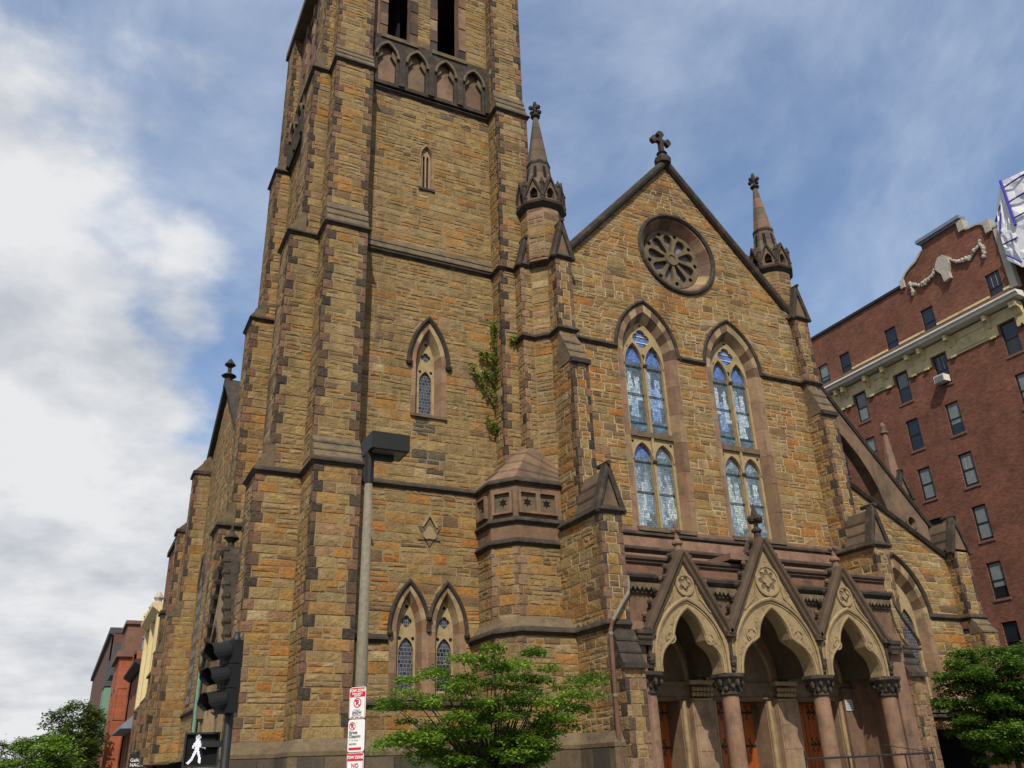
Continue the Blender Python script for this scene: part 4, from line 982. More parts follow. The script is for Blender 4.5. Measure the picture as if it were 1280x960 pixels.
for bi, (cx, hw, a, c, zc, zt, za) in enumerate(BAYS):
    tf = trefoil(cx, a, c, zc, zt)
    zf = 5.36
    big = bi == 1
    rm = 0.46 if big else 0.30; zm = 6.93 if big else 6.62
    outl = [(cx-hw, 4.12), (cx-hw, zf)] + [(cx, za-0.18)] + [(cx+hw, zf), (cx+hw, 4.12)] + tf
    ga = part(MB().plate([outl, ], PY, PY+0.5), 'porch_gable', 'cream_stone', label='tall middle gable of the porch' if big else ('left gable of the porch' if bi == 0 else 'right gable of the porch'))
    # soffit lining, roll mouldings following the trefoil and a pointed label arch
    inn = [(x, z) for x, z in tf]
    part(MB().sweep(inn, [(0.02, -0.05), (0.02, 0.045), (0.06, 0.06), (0.10, 0.045), (0.10, 0.0), (0.02, 0.0)], FR, PY, -1), 'intrados_roll', 'cream_stone', ga)
    hz = 0.31
    lab = arch(cx, 4.5, a+0.22, zt+hz-4.5, 12)
    part(MB().sweep([(cx+a+0.22, 4.12)]+lab+[(cx-a-0.22, 4.12)], [(-0.05, -0.02), (-0.05, 0.07), (0.01, 0.09), (0.05, 0.05), (0.05, -0.02)], FR, PY, -1), 'label_arch', 'cream_stone', ga)
    part(MB().sweep([(cx+a+0.13, 4.12)]+arch(cx, 4.5, a+0.13, zt+hz-4.6, 12)+[(cx-a-0.13, 4.12)], [(-0.015, -0.02), (-0.015, 0.03), (0.015, 0.03), (0.015, -0.02)], FR, PY, -1), 'fillet', 'tracery', ga)
    # medallion and leaf roundels
    part(MB().sweep(circ(cx, zm, rm, 28), [(-0.035, -0.02), (-0.035, 0.06), (0.035, 0.06), (0.035, -0.02)], FR, PY, -1, closed=True), 'medallion_ring', 'cream_stone', ga)
    part(MB().plate([circ(cx, zm, rm*0.97, 24), petals(cx, zm, rm*0.80, 8 if big else 5)], PY-0.028, PY+0.0), 'medallion', 'tracery', ga)
    part(MB().plate([petals(cx, zm, rm*0.40, 4)], PY-0.05, PY+0.0), 'rosette', 'cream_stone', ga)
    part(MB().plate([petals(cx, zm, rm*0.80, 8 if big else 5)], PY-0.005, PY-0.002), 'medallion_ground', 'weathered', ga)
    for s in (-1, 1):
        mx_, mz_ = cx+s*(a*0.66), (zc+0.08 if not big else zc+0.12)
        rr_ = 0.15 if not big else 0.19
        part(MB().sweep(circ(mx_, mz_, rr_, 16), [(-0.02, -0.02), (-0.02, 0.045), (0.02, 0.045), (0.02, -0.02)], FR, PY, -1, closed=True), 'roundel', 'cream_stone', ga)
        part(MB().plate([petals(mx_, mz_, rr_*0.82, 4)], PY-0.035, PY), 'roundel_leaf', 'cream_stone', ga)
        # carved leaf trails in the haunch and the triangular spandrel
        lf = MB()
        for k in range(46 if big else 34):
            p_ = random.choice(tf[1:len(tf)//2-1] if s > 0 else tf[len(tf)//2+2:-1]); v_ = Vector((p_[0]-cx, p_[1]-4.55)).normalized()*random.uniform(0.12, 0.24)
            lf.plate([petals(p_[0]+v_.x+random.uniform(-.05, .05), p_[1]+v_.y*0.8+random.uniform(-.05, .05), random.uniform(.025, .045), 3)], PY-random.uniform(.012, .02), PY)
        part(lf, 'leaf_trail', 'cream_stone', ga, stuff=True)
        sx = cx+s*hw*(0.46 if big else 0.44); sz = zm-rm*0.95
        tri = [(cx+s*(hw*0.30), sz+0.34), (cx+s*hw*0.33, sz-0.05), (cx+s*(hw*0.62), sz-0.50)]
        part(MB().sweep(tri if s > 0 else tri[::-1], [(-0.02, -0.02), (-0.02, 0.035), (0.02, 0.035), (0.02, -0.02)], FR, PY, -1), 'spandrel_frame', 'cream_stone', ga)
        lf = MB()
        for k in range(16): lf.plate([petals(sx-s*0.03+random.uniform(-0.10, 0.10)-s*0.04*k/8, sz+0.20-0.04*k, random.uniform(.03, .05), 3)], PY-random.uniform(.012, .02), PY)
        part(lf, 'spandrel_leaf', 'cream_stone', ga, stuff=True)
    # copings, crockets, finial
    cpm = MB()
    fo = hw+0.06
    for a_, b_ in (((cx+fo, zf-0.15), (cx, za+0.02)), ((cx, za+0.02), (cx-fo, zf-0.15))):
        cpm.sweep([a_, b_], [(-0.15, -0.5), (-0.15, 0.02), (-0.11, 0.10), (-0.03, 0.11), (0.02, 0.19), (0.12, 0.19), (0.16, 0.10), (0.16, -0.5)], FR, PY, -1, col=(0.082, 0.054, 0.034))
    part(cpm, 'coping', 'brownstone', ga)
    for s in (-1, 1):
        n_ = 8 if big else 6
        for k in range(n_):
            t = (k+0.7)/(n_+0.4); x_ = cx+s*(fo*(1-t)+0.15); z_ = zf-0.1+(za-zf+0.1)*t+0.06
            part(MB().tube([(x_-s*0.08, PY+0.12, z_-0.05), (x_+s*0.04, PY+0.10, z_+0.02), (x_+s*0.07, PY+0.06, z_+0.12)], [0.07, 0.06, 0.045], 6, (0.13, 0.08, 0.056)).ball((x_+s*0.07, PY+0.05, z_+0.13), 0.085, (0.13, 0.08, 0.056)), 'crocket', 'dark_trim' if (k+bi) % 3 else 'brownstone', ga)
    fm = MB(); zz = za+0.05
    fm.lathe(cx, PY+0.1, [(0.15, zz-0.15), (0.11, zz+0.22), (0.17, zz+0.27), (0.17, zz+0.34), (0.075, zz+0.42), (0.07, zz+0.62)], 8, (0.19, 0.11, 0.075))
    fk = 1.25 if big else 0.8
    for k in range(4): t = k*PI/2; fm.ball((cx+0.14*fk*math.cos(t), PY+0.1+0.14*fk*math.sin(t), zz+0.68), 0.10*fk, (0.17, 0.10, 0.07), 8)
    fm.lathe(cx, PY+0.1, [(0.08*fk, zz+0.6), (0.10*fk, zz+0.8), (0.02, zz+0.8+0.32*fk)], 8, (0.17, 0.10, 0.07))
    part(fm, 'finial', 'dark_trim' if big else 'brownstone', ga)
    # inner rib vault of the bay: dark pointed barrel behind the gable
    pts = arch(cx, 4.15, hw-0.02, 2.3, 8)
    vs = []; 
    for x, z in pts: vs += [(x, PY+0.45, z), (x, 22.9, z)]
    part(MB().add(vs, [(2*i, 2*i+1, 2*i+3, 2*i+2) for i in range(len(pts)-1)], (0.10, 0.072, 0.046)), 'vault', 'brownstone', ga)  # vault colour darkened to carry the shade inside the bay
# feet between gables: little corbel heads and shafts above the capitals
for i, X in enumerate(COLX):
    mb = MB().lathe(X, PY+0.02, [(0.05, 4.15), (0.09, 4.2), (0.075, 4.32), (0.06, 4.36), (0.06, 5.05), (0.10, 5.1), (0.13, 5.22), (0.05, 5.3)], 8)
    mb.ball((X, PY-0.03, 4.42), 0.11, seg=8, sq=(1, 1, 1.25)).box(X-0.10, X+0.10, PY-0.1, PY+0.1, 4.50, 4.60)
    part(mb, 'canopy_shaft', 'dark_trim')
    part(MB().box(X-0.17, X+0.17, PY-0.16, PY+0.3, 5.16, 5.30), 'gable_foot', 'dark_trim')
# columns
def column(X, Y, r, z0, z1, zc, name='column', m='brownstone', n=20, col=(0.225, 0.132, 0.082)):
    c_ = part(MB().lathe(X, Y, [(r*1.5, z0), (r*1.5, z0+0.12), (r*1.25, z0+0.2), (r*1.3, z0+0.3), (r, z0+0.38), (r*0.98, z1)], n, col), name, m, smooth=False)
    cap = MB().lathe(X, Y, [(r*1.0, z1-0.02), (r*1.22, z1+0.02), (r*1.22, z1+0.07), (r*1.04, z1+0.10), (r*1.1, z1+0.2), (r*1.65, zc-0.14)], 12)
    cap.lathe(X, Y, [(r*1.75, zc-0.15), (r*2.0, zc-0.10), (r*2.0, zc-0.02), (r*1.85, zc)], 8, rot=PI/8)
    part(cap, 'capital', 'dark_trim', c_)
    lv = MB()
    for lay, (zz, rr, kk) in enumerate(((z1+0.20, 1.28, 10), (z1+0.34, 1.66, 10))):
        for k in range(kk):
            t = 2*PI*(k+0.5*lay)/kk
            q_ = random.uniform(.75, 1.15); lv.ball((X+r*rr*math.cos(t)*q_**.3, Y+r*rr*math.sin(t)*q_**.3, zz+random.uniform(-.04, .04)), r*0.27*q_, seg=5, sq=(1, 1, random.uniform(.7, 1.6)))
    part(lv, 'capital_leaf', 'dark_trim', c_, stuff=True)
    return c_
for X in COLX: column(X, CY, 0.255, 0.7, 3.52, 4.12)
# end piers
for (x0, x1, xo, yf, yn) in ((13.42, 14.06, -1, 20.32, 20.75), (24.92, 25.56, 1, 20.85, 21.25)):
    run('porch_pier' if xo < 0 else 'porch_pier_right', [(x0, yn+0.5), (x0, yf), (x1, yf), (x1, yn+0.5)], 0.3, 4.2, (1, 2), 'brn', qpal=BRN+QUO[:6])
    part(MB().plate([weather_profile(yf, 4.2, yn, 5.22, 3, 0.06)], x0-0.04, x1+0.04, SD), 'weathering', 'dark_trim')
    part(MB().box(x0-0.06, x1+0.06, yf-0.15, yf+0.05, 4.12, 4.26), 'drip', 'dark_trim')
    part(MB().box(14.0, 14.62, 20.95, 22.9, 0.3, 5.5, (0.18, 0.105, 0.07)) if xo < 0 else MB().box(24.3, 24.95, 20.95, 22.9, 0.3, 5.5, (0.18, 0.105, 0.07)), 'pier_core', 'brownstone')
    xs = 14.45 if xo < 0 else 24.4
    cb = MB().box(xs-0.2, xs+0.28, 20.76, 21.2, 4.87, 5.13).box(xs-0.22, xs+0.30, 20.72, 21.2, 5.12, 5.24).box(xs-0.18, xs+0.26, 20.76, 21.2, 4.82, 4.88)
    for k in range(5): cb.ball((xs-0.14+k*0.1, 20.78, 5.0), 0.07)
    part(cb, 'impost', 'dark_trim')
# entablature: corbel table, cornice, parapet bands and porch roof
cor = part(MB().box(14.05, 24.98, 21.08, 21.5, 6.33, 6.66), 'corbel_table', 'dark_trim')
n_ = 34
for k in range(n_):
    x_ = 14.15+(k+0.5)*(24.9-14.15)/n_
    part(MB().plate([[(x_-0.15, 6.40), (x_-0.10, 6.52), (x_, 6.40), (x_+0.10, 6.52), (x_+0.15, 6.40), (x_+0.15, 6.62), (x_-0.15, 6.62)]], 20.98, 21.1, FR), 'trefoil_corbel', 'weathered', cor)
part(MB().sweep([(14.0, 21.1), (25.0, 21.1)], [(-0.3, 0.24), (0.16, 0.24), (0.2, 0.18), (0.18, 0.10), (0.06, 0.02), (0.02, -0.02), (-0.3, -0.02)], PL, 6.66), 'cornice', 'dark_trim')
part(MB().box(14.0, 25.0, 21.22, 21.5, 6.88, 7.22, (0.17, 0.082, 0.05)), 'parapet_band', 'brownstone')
part(MB().sweep([(14.0, 21.22), (25.0, 21.22)], [(-0.3, 0.26), (0.04, 0.26), (0.13, 0.21), (0.12, 0.14), (0.05, 0.11), (0.07, 0.05), (0.02, 0.0), (-0.3, 0.0)], PL, 7.22, col=(0.075, 0.048, 0.034)), 'parapet_mould', 'brownstone')
part(MB().add([(14.0, 21.3, 7.46), (25.0, 21.3, 7.46), (25.0, 23.2, 8.1), (14.0, 23.2, 8.1)], [(0, 1, 2, 3)], (0.19, 0.10, 0.07)), 'porch_roof', 'brownstone')
part(MB().box(18.15, 18.9, 20.95, 23.1, 7.55, 7.75, (0.2, 0.11, 0.075)).add([(18.2, 21.0, 7.5), (19.4, 21.0, 8.1), (19.4, 23.1, 8.1), (18.2, 23.1, 7.5)], [(0, 1, 2, 3)], (0.17, 0.095, 0.066)), 'gable_roof', 'brownstone')
part(MB().sweep([(14.1, NY-0.05), (25.0, NY-0.05)], [(-0.1, 0.36), (0.02, 0.36), (0.05, 0.0), (-0.1, 0.0)], PL, 8.28, col=(0.21, 0.12, 0.08)), 'rough_band', 'brownstone')
# back wall of the porch with three doorways
BY = 22.9
doors = [(16.17, 0.88), (19.42, 1.02), (22.66, 0.88)]
rects = [[(14.3, 0.5), (24.8, 0.5), (24.8, 6.4), (14.3, 6.4)]]
bw = part(MB().plate(rects+[[(c-w, 0.72), (c+w, 0.72), (c+w, 3.52), (c-w, 3.52)] for c, w in doors], BY, BY+0.85, FR, (0.20, 0.128, 0.08)), 'porch_back_wall', 'brownstone')
part(MB().sweep([(14.3, BY), (24.8, BY)], [(-0.02, 0.5), (0.10, 0.5), (0.12, 0.44), (0.04, 0.36), (0.04, 0.08), (0.09, 0.04), (0.09, 0.0), (-0.02, 0.0)], PL, 3.56), 'lintel_band', 'weathered', bw)  # darker material chosen to paint in the shade of the porch interior
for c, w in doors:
    part(MB().plate([arch(c, 4.1, w+0.25, 1.75, 9)], BY-0.03, BY, FR, (0.12, 0.085, 0.052)), 'tympanum', 'brownstone', bw)  # tympanum stone painted darker for the shade under the vault
    part(MB().sweep(arch(c, 4.1, w+0.28, 1.8, 9), [(-0.05, -0.02), (-0.05, 0.1), (0.05, 0.1), (0.08, -0.02)], FR, BY, -1), 'door_arch', 'cream_stone', bw)
    for s in (-1, 1):
        dl = part(MB().box(min(c, c+s*w)+0.01, max(c, c+s*w)-0.01, BY+0.72, BY+0.78, 0.74, 3.5), 'door', 'oak_door')
        for k in range(5):
            xx = c+s*w*(k+0.5)/5
            part(MB().box(xx-w*0.088, xx+w*0.088, BY+0.705, BY+0.72, 0.76, 3.48), 'plank', 'oak_door', dl)
        for zz in (1.2, 2.2, 3.2):
            hg = MB().box(min(c+s*w*0.98, c+s*w*0.15), max(c+s*w*0.98, c+s*w*0.15), BY+0.688, BY+0.704, zz-0.035, zz+0.035)
            for q in (0.75, 0.5, 0.28):
                for e in (-1, 1): hg.tube([(c+s*w*(q+0.1), BY+0.695, zz), (c+s*w*q, BY+0.692, zz+e*0.10), (c+s*w*(q-0.06), BY+0.69, zz+e*0.17), (c+s*w*(q+0.02), BY+0.69, zz+e*0.22)], 0.018, 5)
            part(hg, 'hinge', 'iron', dl)
        # shafts at the door jambs
        part(MB().lathe(c+s*(w+0.10), BY-0.05, [(0.11, 0.7), (0.11, 0.9), (0.075, 0.95), (0.075, 3.5)], 10), 'jamb_shaft', 'cream_stone', bw)
for X in (17.72, 21.12):
    pc = part(MB().box(X-0.36, X+0.36, BY-0.22, BY, 0.6, 3.5, (0.25, 0.165, 0.10)), 'back_pier', 'brownstone')
    for k in range(4):
        part(MB().box(X-0.30, X+0.42, BY-0.24, BY-0.1, 0.62+k*0.72, 0.62+(k+1)*0.72-0.012, jit((0.25, 0.162, 0.10), 0.08)), 'pier_block', 'brownstone', pc)
    cp_ = MB().box(X-0.46, X+0.48, BY-0.36, BY, 3.96, 4.08).box(X-0.36, X+0.40, BY-0.26, BY, 3.5, 3.56)
    part(cp_, 'capital', 'cream_stone', pc)
    lv = MB()
    for k in range(6):
        for l in range(2): lv.ball((X-0.33+k*0.135, BY-0.28-0.03*l, 3.68+0.15*l), 0.075)
    part(lv, 'capital_leaf', 'cream_stone', pc, stuff=True)
for X in (14.6, 24.0):
    part(MB().box(X-0.3, X+0.6 if X > 20 else X+0.3, BY-0.2, BY, 0.6, 3.9, (0.16, 0.095, 0.066)), 'back_pier', 'brownstone')
part(MB().box(13.9, 25.0, 20.6, 23.4, 0.0, 0.70).box(13.9, 25.0, 20.2, 20.6, 0.0, 0.52).box(13.9, 25.0, 19.85, 20.2, 0.0, 0.35).box(13.9, 25.0, 19.5, 19.85, 0.0, 0.18), 'porch_steps', 'concrete')
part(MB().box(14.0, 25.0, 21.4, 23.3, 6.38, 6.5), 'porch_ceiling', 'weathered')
# downpipes
for pts in ([(13.22, 20.55, 0), (13.22, 20.55, 5.15), (13.32, 20.55, 5.4), (13.75, 20.62, 5.95), (14.0, 20.7, 6.2), (14.15, 20.85, 6.55), (14.2, 20.95, 6.75)],
            [(24.95, 20.9, 6.75), (24.95, 20.85, 6.4), (25.1, 20.8, 6.0), (25.4, 20.8, 5.62), (25.62, 20.8, 5.3), (25.66, 20.82, 5.12)]):
    dp = part(MB().tube(pts if pts[0][0] > 20 else pts[2:], 0.055, 10), 'downpipe', 'pole_grey' if pts[0][0] < 20 else 'dark_trim')
    if pts[0][0] < 20: part(MB().tube(pts[:3], 0.06, 10, (0.13, 0.07, 0.045)), 'lower_pipe', 'brownstone', dp)
    else: part(MB().tube([(24.9, 20.85, 5.05), (25.7, 20.85, 5.02)], 0.06, 8), 'pipe_arm', 'dark_trim', dp)
    for zz in ((1.5, 3.4, 5.0) if pts[0][0] < 20 else ()): part(MB().lathe(pts[0][0] if pts[0][0] < 20 else 25.78, pts[0][1] if pts[0][0] < 20 else 20.8, [(0.07, zz), (0.075, zz+0.02), (0.075, zz+0.07), (0.07, zz+0.09)], 10), 'pipe_collar', 'pole_grey', dp)

# ---- church along the side street: transept gable, buttresses, lower chapel
random.seed(101)
SX = 5.3
def sgab(z):
    # u runs from the far end (0) to the near end
    if z < 13.2: return (0, 19.6)
    k = (z-13.2)/(20.3-13.2); return (0+10.2*k, 19.6-9.4*k)
panel('transept_wall|0', (SX, 53.2), (SX, 33.6), 2.6, 20.1, pal='tower', lim=sgab, u0=0, bh=0.4)
tr_ = part(MB().sweep([(53.6, 12.8), (43.0, 20.6), (33.2, 12.8)], [(-0.1, -1.0), (-0.1, 0.25), (0.1, 0.3), (0.25, 0.2), (0.25, -1.0)], SD, SX, -1), 'transept_coping', 'dark_trim')
part(MB().lathe(SX-0.1, 43.0, [(0.25, 20.4), (0.2, 21.0), (0.4, 21.1), (0.1, 21.3), (0.1, 21.6), (0.3, 21.75), (0.05, 22.1)], 8), 'finial', 'dark_trim', tr_)
part(MB().add([(SX, 33.3, 13.0), (SX, 43, 20.4), (SX, 53.3, 13.0), (14.3, 33.3, 13.0), (14.3, 43, 20.4), (14.3, 53.3, 13.0)], [(0, 1, 4, 3), (1, 2, 5, 4)]).box(SX+0.05, 14.2, 53.2, 53.3, 0, 13.0), 'transept_roof', 'slate')
for (ya, yb, zt, ps) in ((46.6, 47.7, 16.9, 0.8), (50.2, 51.3, 14.6, 0.95), (53.0, 54.1, 10.6, 1.0)):
    for z0, z1, p_ in ((2.6, zt*0.55, ps+0.35), (zt*0.55, zt, ps)):
        run('transept_buttress', [(SX, yb), (SX-p_, yb), (SX-p_, ya), (SX, ya)], z0, z1, (1, 2), 'tower', bh=0.4)
    part(MB().plate([weather_profile(SX-ps-0.35, zt*0.55, SX-ps, zt*0.55+0.7, 2)], ya-0.04, yb+0.04, FR), 'weathering', 'weathered')
    part(MB().plate([weather_profile(SX-ps, zt, SX, zt+1.1, 2)], ya-0.06, yb+0.06, FR), 'weathering', 'weathered')
    part(MB().box(SX-ps-0.12, SX, ya-0.1, yb+0.1, zt-0.12, zt+0.05), 'drip', 'dark_trim')
for ya in (48.95, 45.0):
    lw = part(MB().plate([opening(ya, 5, 10.5, 0.6, 1.3, 6)], SX-0.05, SX+0.1, SD), 'window', 'lead_glass')
    hood(lw, ya, 10.5, 0.7, 1.45, SX, 1.0, False, mp=SD)
string([(SX, 53.2), (SX, 33.6)], 4.6)
run('chapel_wall', [(4.45, 58.4), (4.45, 54.3), (5.3, 54.3)], 2.6, 7.6, (1,), 'low', bh=0.4)
part(MB().plate([[(4.3, 7.6), (4.94, 8.7), (4.94, 7.5), (4.3, 7.5)]], 54.25, 58.4, FR), 'chapel_weathering', 'weathered')
for (ya, yb) in ((54.5, 55.2), (57.5, 58.2)):
    run('chapel_buttress', [(4.45, yb), (3.9, yb), (3.9, ya), (4.45, ya)], 2.6, 5.6, (1, 2), 'low', bh=0.4)
    part(MB().plate([weather_profile(3.9, 5.6, 4.45, 6.5, 2)], ya-0.05, yb+0.05, FR), 'weathering', 'weathered')

# ---- build mortar backings and hand the stones over
owners = {}
for nm, mb in WALLS.items():
    b_ = nm.split('|')[0]
    nice = {'tower_buttress_right': 'tower_buttress', 'nave_buttress_right': 'nave_buttress', 'porch_pier_right': 'porch_pier', 'pinnacle_drum_right': 'pinnacle_drum', 'rear_buttress': 'side_buttress'}.get(b_, b_)
    owners[nm] = part(mb, nice, 'mortar_pale' if nm.startswith(('nave', 'aisle', 'end')) else 'mortar')
for kind, nice in (('stone', 'stone'), ('quoin', 'quoin')):
    S = sorted([s for s in STONES if s[0] == kind], key=lambda s: -s[5])
    for s in S[:300]: part(MB().add(s[2], s[3], s[4]), nice, 'stone', owners[s[1]])
    rest = MB()
    for s in S[300:]: rest.add(s[2], s[3], s[4])
    o = part(rest, 'stone_facing' if kind == 'stone' else 'quoin_facing', 'stone', stuff=True)

# ------------------------------------------------------------------ ground, roads, pavements
def sheet(name, x0, x1, y0, y1, z, m, th=None):
    mb = MB()
    if th: mb.box(x0, x1, y0, y1, z-th, z)
    else: mb.add([(x0, y0, z), (x1, y0, z), (x1, y1, z), (x0, y1, z)], [(0, 1, 2, 3)])
    return structure(mb.build(name, m))
sheet('ground', -3000, 3000, -3000, 3000, -0.16, 'asphalt')
sheet('road', -9, 2.2, -200, 600, -0.12, 'asphalt')
sheet('road_cross', -400, 400, -9, 8.5, -0.116, 'asphalt')
sheet('pavement', 2.2, 44, 8.5, 22.4, 0.0, 'concrete', 0.14)
sheet('pavement_side', 2.2, 4.3, 22.4, 400, 0.0, 'concrete', 0.14)
sheet('pavement_far_side', -14, -9, 12, 400, 0.0, 'concrete', 0.14)
sheet('lawn', 5.0, 13.0, 15.5, 24.5, 0.02, 'grass')
sheet('lawn_right', 25.8, 40, 15.5, 22.2, 0.02, 'grass')
mk = MB()
for k in range(40): mk.add([(-3.5, 10+k*6, -0.115), (-3.35, 10+k*6, -0.115), (-3.35, 13+k*6, -0.115), (-3.5, 13+k*6, -0.115)], [(0, 1, 2, 3)])
structure(mk.build('road_marking', 'white_paint'))

# ------------------------------------------------------------------ far buildings
def wall_grid(mb, mp, u0, u1, z0, z1, rects, w, depth=0.14, col=(0.2, 0.2, 0.2)):
    us = sorted(set([u0, u1]+[q for r in rects for q in r[:2]])); zs = sorted(set([z0, z1]+[q for r in rects for q in r[2:]]))
    for a, b in zip(us, us[1:]):
        for c, d in zip(zs, zs[1:]):
            mu, mz = (a+b)/2, (c+d)/2
            if any(r[0] < mu < r[1] and r[2] < mz < r[3] for r in rects): continue
            mb.add([mp(a, c, w), mp(b, c, w), mp(b, d, w), mp(a, d, w)], [(0, 1, 2, 3)], col)
    for a, b, c, d in rects:
        vs = [mp(u, z, q) for q in (w, w+depth) for u, z in ((a, c), (b, c), (b, d), (a, d))]
        mb.add(vs, [(0, 1, 5, 4), (1, 2, 6, 5), (2, 3, 7, 6), (3, 0, 4, 7)], col)
def sash(parent, mp, a, b, c, d, w, blind=None, sill='brownstone_wall', bars=0):
    f = 0.055; m = (c+d)/2
    fr_ = MB().plate([[(a, c), (b, c), (b, d), (a, d)], [(a+f, c+f), (b-f, c+f), (b-f, m-0.03), (a+f, m-0.03)], [(a+f, m+0.03), (b-f, m+0.03), (b-f, d-f), (a+f, d-f)]], w+0.07, w+0.13, mp)
    wi = fr_.build('window', 'sash_black', parent)
    for (z0, z1) in ((c+f, m-0.03), (m+0.03, d-f)):
        MB().add([mp(a+f, z0, w+0.11), mp(b-f, z0, w+0.11), mp(b-f, z1, w+0.11), mp(a+f, z1, w+0.11)], [(0, 1, 2, 3)]).build('pane', 'window_glass', wi)
    if blind:
        z0, z1 = m-0.35*random.random(), d-f
        if random.random() < 0.5: z0, z1 = c+f+0.1, d-f
        MB().add([mp(a+f+0.05, z0, w+0.102), mp(b-f-0.05, z0, w+0.102), mp(b-f-0.05, z1, w+0.102), mp(a+f+0.05, z1, w+0.102)], [(0, 1, 2, 3)]).build('blind', 'blind', wi)  # blind sheet that also carries the painted reflection of the panes
    if bars:
        bm = MB()
        for k in range(1, bars): u = a+(b-a)*k/bars; bm.plate([[(u-0.012, m), (u+0.012, m), (u+0.012, d), (u-0.012, d)]], w+0.095, w+0.1, mp)
        bm.build('glazing_bar', 'limestone', wi)
    if sill: MB().plate([[(a-0.08, c-0.13), (b+0.08, c-0.13), (b+0.08, c), (a-0.08, c)]], w-0.05, w+0.1, mp).build('sill', sill, wi)
    return wi

# red brick apartment block behind the church
random.seed(111)
BX = 44.0
apt = thing('apartment_building', 'tall dark red brick apartment block with cream cornice rising right of the church', 'building', (BX, 40, 0))
colsY = [25.42, 29.92, 32.75, 36.1, 38.6, 43.5, 47.0, 50.5]
rowsZ = [26.0, 22.72, 19.62, 16.5, 13.4, 10.25, 7.1, 4.0]
rects = []
for c in colsY:
    for r_, zc in enumerate(rowsZ):
        if c == 36.1 and r_ > 3: continue
        hh = 0.92 if r_ == 0 else 0.97
        if c == 25.42 and r_ >= 6: continue
        y0 = c+(0.55 if (r_ == 0 and c == 36.1) else 0)
        rects.append((y0-0.44, y0+0.44, zc-hh, zc+hh))
big = (25.0, 26.5, 4.6, 7.1)
rects_all = rects+[big]
bmb = MB(); wall_grid(bmb, SD, 24.3, 60, -0.2, 29.1, rects_all, BX, 0.16); bmb.build('wall', 'brick_x', apt)
MB().box(BX+0.2, 62, 24.3, 24.32, -0.2, 29.1).box(BX+0.3, 62, 59.9, 60, -0.2, 29.1).build('wall', 'brick_y', apt)
MB().box(BX+0.25, 62, 24.4, 59.8, 28.2, 28.6).build('roof', 'slate', apt)
MB().box(BX+0.22, BX+0.24, 24.4, 59.8, 0, 28.2).build('room_dark', 'dark_void', apt)
for i, (a, b, c, d) in enumerate(rects): sash(apt, SD, a, b, c, d, BX, blind=random.random() < 0.6, bars=3 if random.random() < 0.25 else 0)
sash(apt, SD, *big, BX)
sur = MB().plate([[(24.65, 4.4), (26.85, 4.4), (26.85, 7.35), (26.98, 7.4), (26.98, 7.62), (26.2, 7.62), (26.1, 7.85), (25.4, 7.85), (25.3, 7.62), (24.52, 7.62), (24.52, 7.4), (24.65, 7.35)], [(25.0, 4.6), (26.5, 4.6), (26.5, 7.1), (25.0, 7.1)]], BX-0.12, BX+0.02, SD)
sur.build('window_surround', 'frieze_cream', apt)
# parapet cap, curved gable with stone edge
MB().box(BX-0.10, BX+0.3, 31.0, 60, 29.08, 29.26).build('parapet_cap', 'sash_black', apt)
gp = [(31.0, 29.1), (30.95, 29.45), (30.6, 29.8), (30.2, 30.0), (29.75, 30.15), (29.4, 30.4), (29.15, 30.65), (29.15, 31.2), (26.4, 31.2), (26.4, 30.55), (25.9, 30.35), (25.4, 30.3), (25.05, 30.15), (24.8, 29.6), (24.3, 29.5), (24.3, 29.1)]
MB().plate([gp], BX, BX+0.35, SD).build('curved_gable', 'brick_x', apt)
MB().sweep([(24.3, 29.5), (24.8, 29.6), (25.05, 30.15), (25.4, 30.3), (25.9, 30.35), (26.4, 30.55)][::-1], [(0.0, -0.4), (0.0, 0.08), (-0.13, 0.08), (-0.13, -0.4)], SD, BX, -1).build('gable_edge', 'limestone', apt)
MB().sweep([(29.15, 30.65), (29.4, 30.4), (29.75, 30.15), (30.2, 30.0), (30.6, 29.8), (30.95, 29.45), (31.0, 29.1)], [(0.0, -0.4), (0.0, 0.08), (-0.13, 0.08), (-0.13, -0.4)][::-1], SD, BX, -1).build('gable_edge', 'limestone', apt)
MB().box(BX-0.22, BX+0.4, 26.2, 29.35, 31.18, 31.40).box(BX-0.12, BX+0.36, 26.35, 29.2, 31.05, 31.18).build('gable_top', 'blue_slate', apt)
for q_ in ((26.1, 26.5, 30.35, 31.05), (24.6, 24.98, 29.3, 30.1), (30.85, 31.15, 28.95, 29.5)): MB().box(BX-0.14, BX+0.36, *q_).build('gable_block', 'limestone', apt)
MB().box(BX-0.09, BX+0.3, 24.15, 24.55, 25.4, 29.3).build('corner_stone', 'limestone', apt)
# garland and cartouche
gar = MB()
def swag(y0, z0, y1, z1, sag, n):
    for k in range(n+1):
        t = k/n; y = y0+(y1-y0)*t; z = z0+(z1-z0)*t-sag*4*t*(1-t); r_ = 0.085+0.05*math.sin(PI*t)
        gar.ball((BX-0.08, y+random.uniform(-.05, .05), z+random.uniform(-.07, .07)), r_*random.uniform(.55, 1.3), seg=6, sq=(1, random.uniform(.7, 1.3), random.uniform(.7, 1.3)))
swag(30.45, 29.0, 28.55, 29.05, 0.55, 26); swag(27.45, 29.0, 25.45, 29.15, 0.62, 28)
for y, n in ((30.45, 6), (25.45, 7)):
    for k in range(n): gar.ball((BX-0.08, y+random.uniform(-.06, .06), 28.95-0.15*k), 0.12*random.uniform(.75, 1.2), seg=6)
gar.build('garland', 'limestone', apt, stuff=True)
MB().plate([[(28.4, 29.2), (28.15, 29.5), (27.8, 29.5), (27.55, 29.25), (27.55, 28.8), (27.72, 28.3), (27.7, 27.85), (28.15, 27.8), (28.2, 28.35), (28.5, 28.8)]], BX-0.25, BX+0.02, SD).build('cartouche', 'limestone', apt)
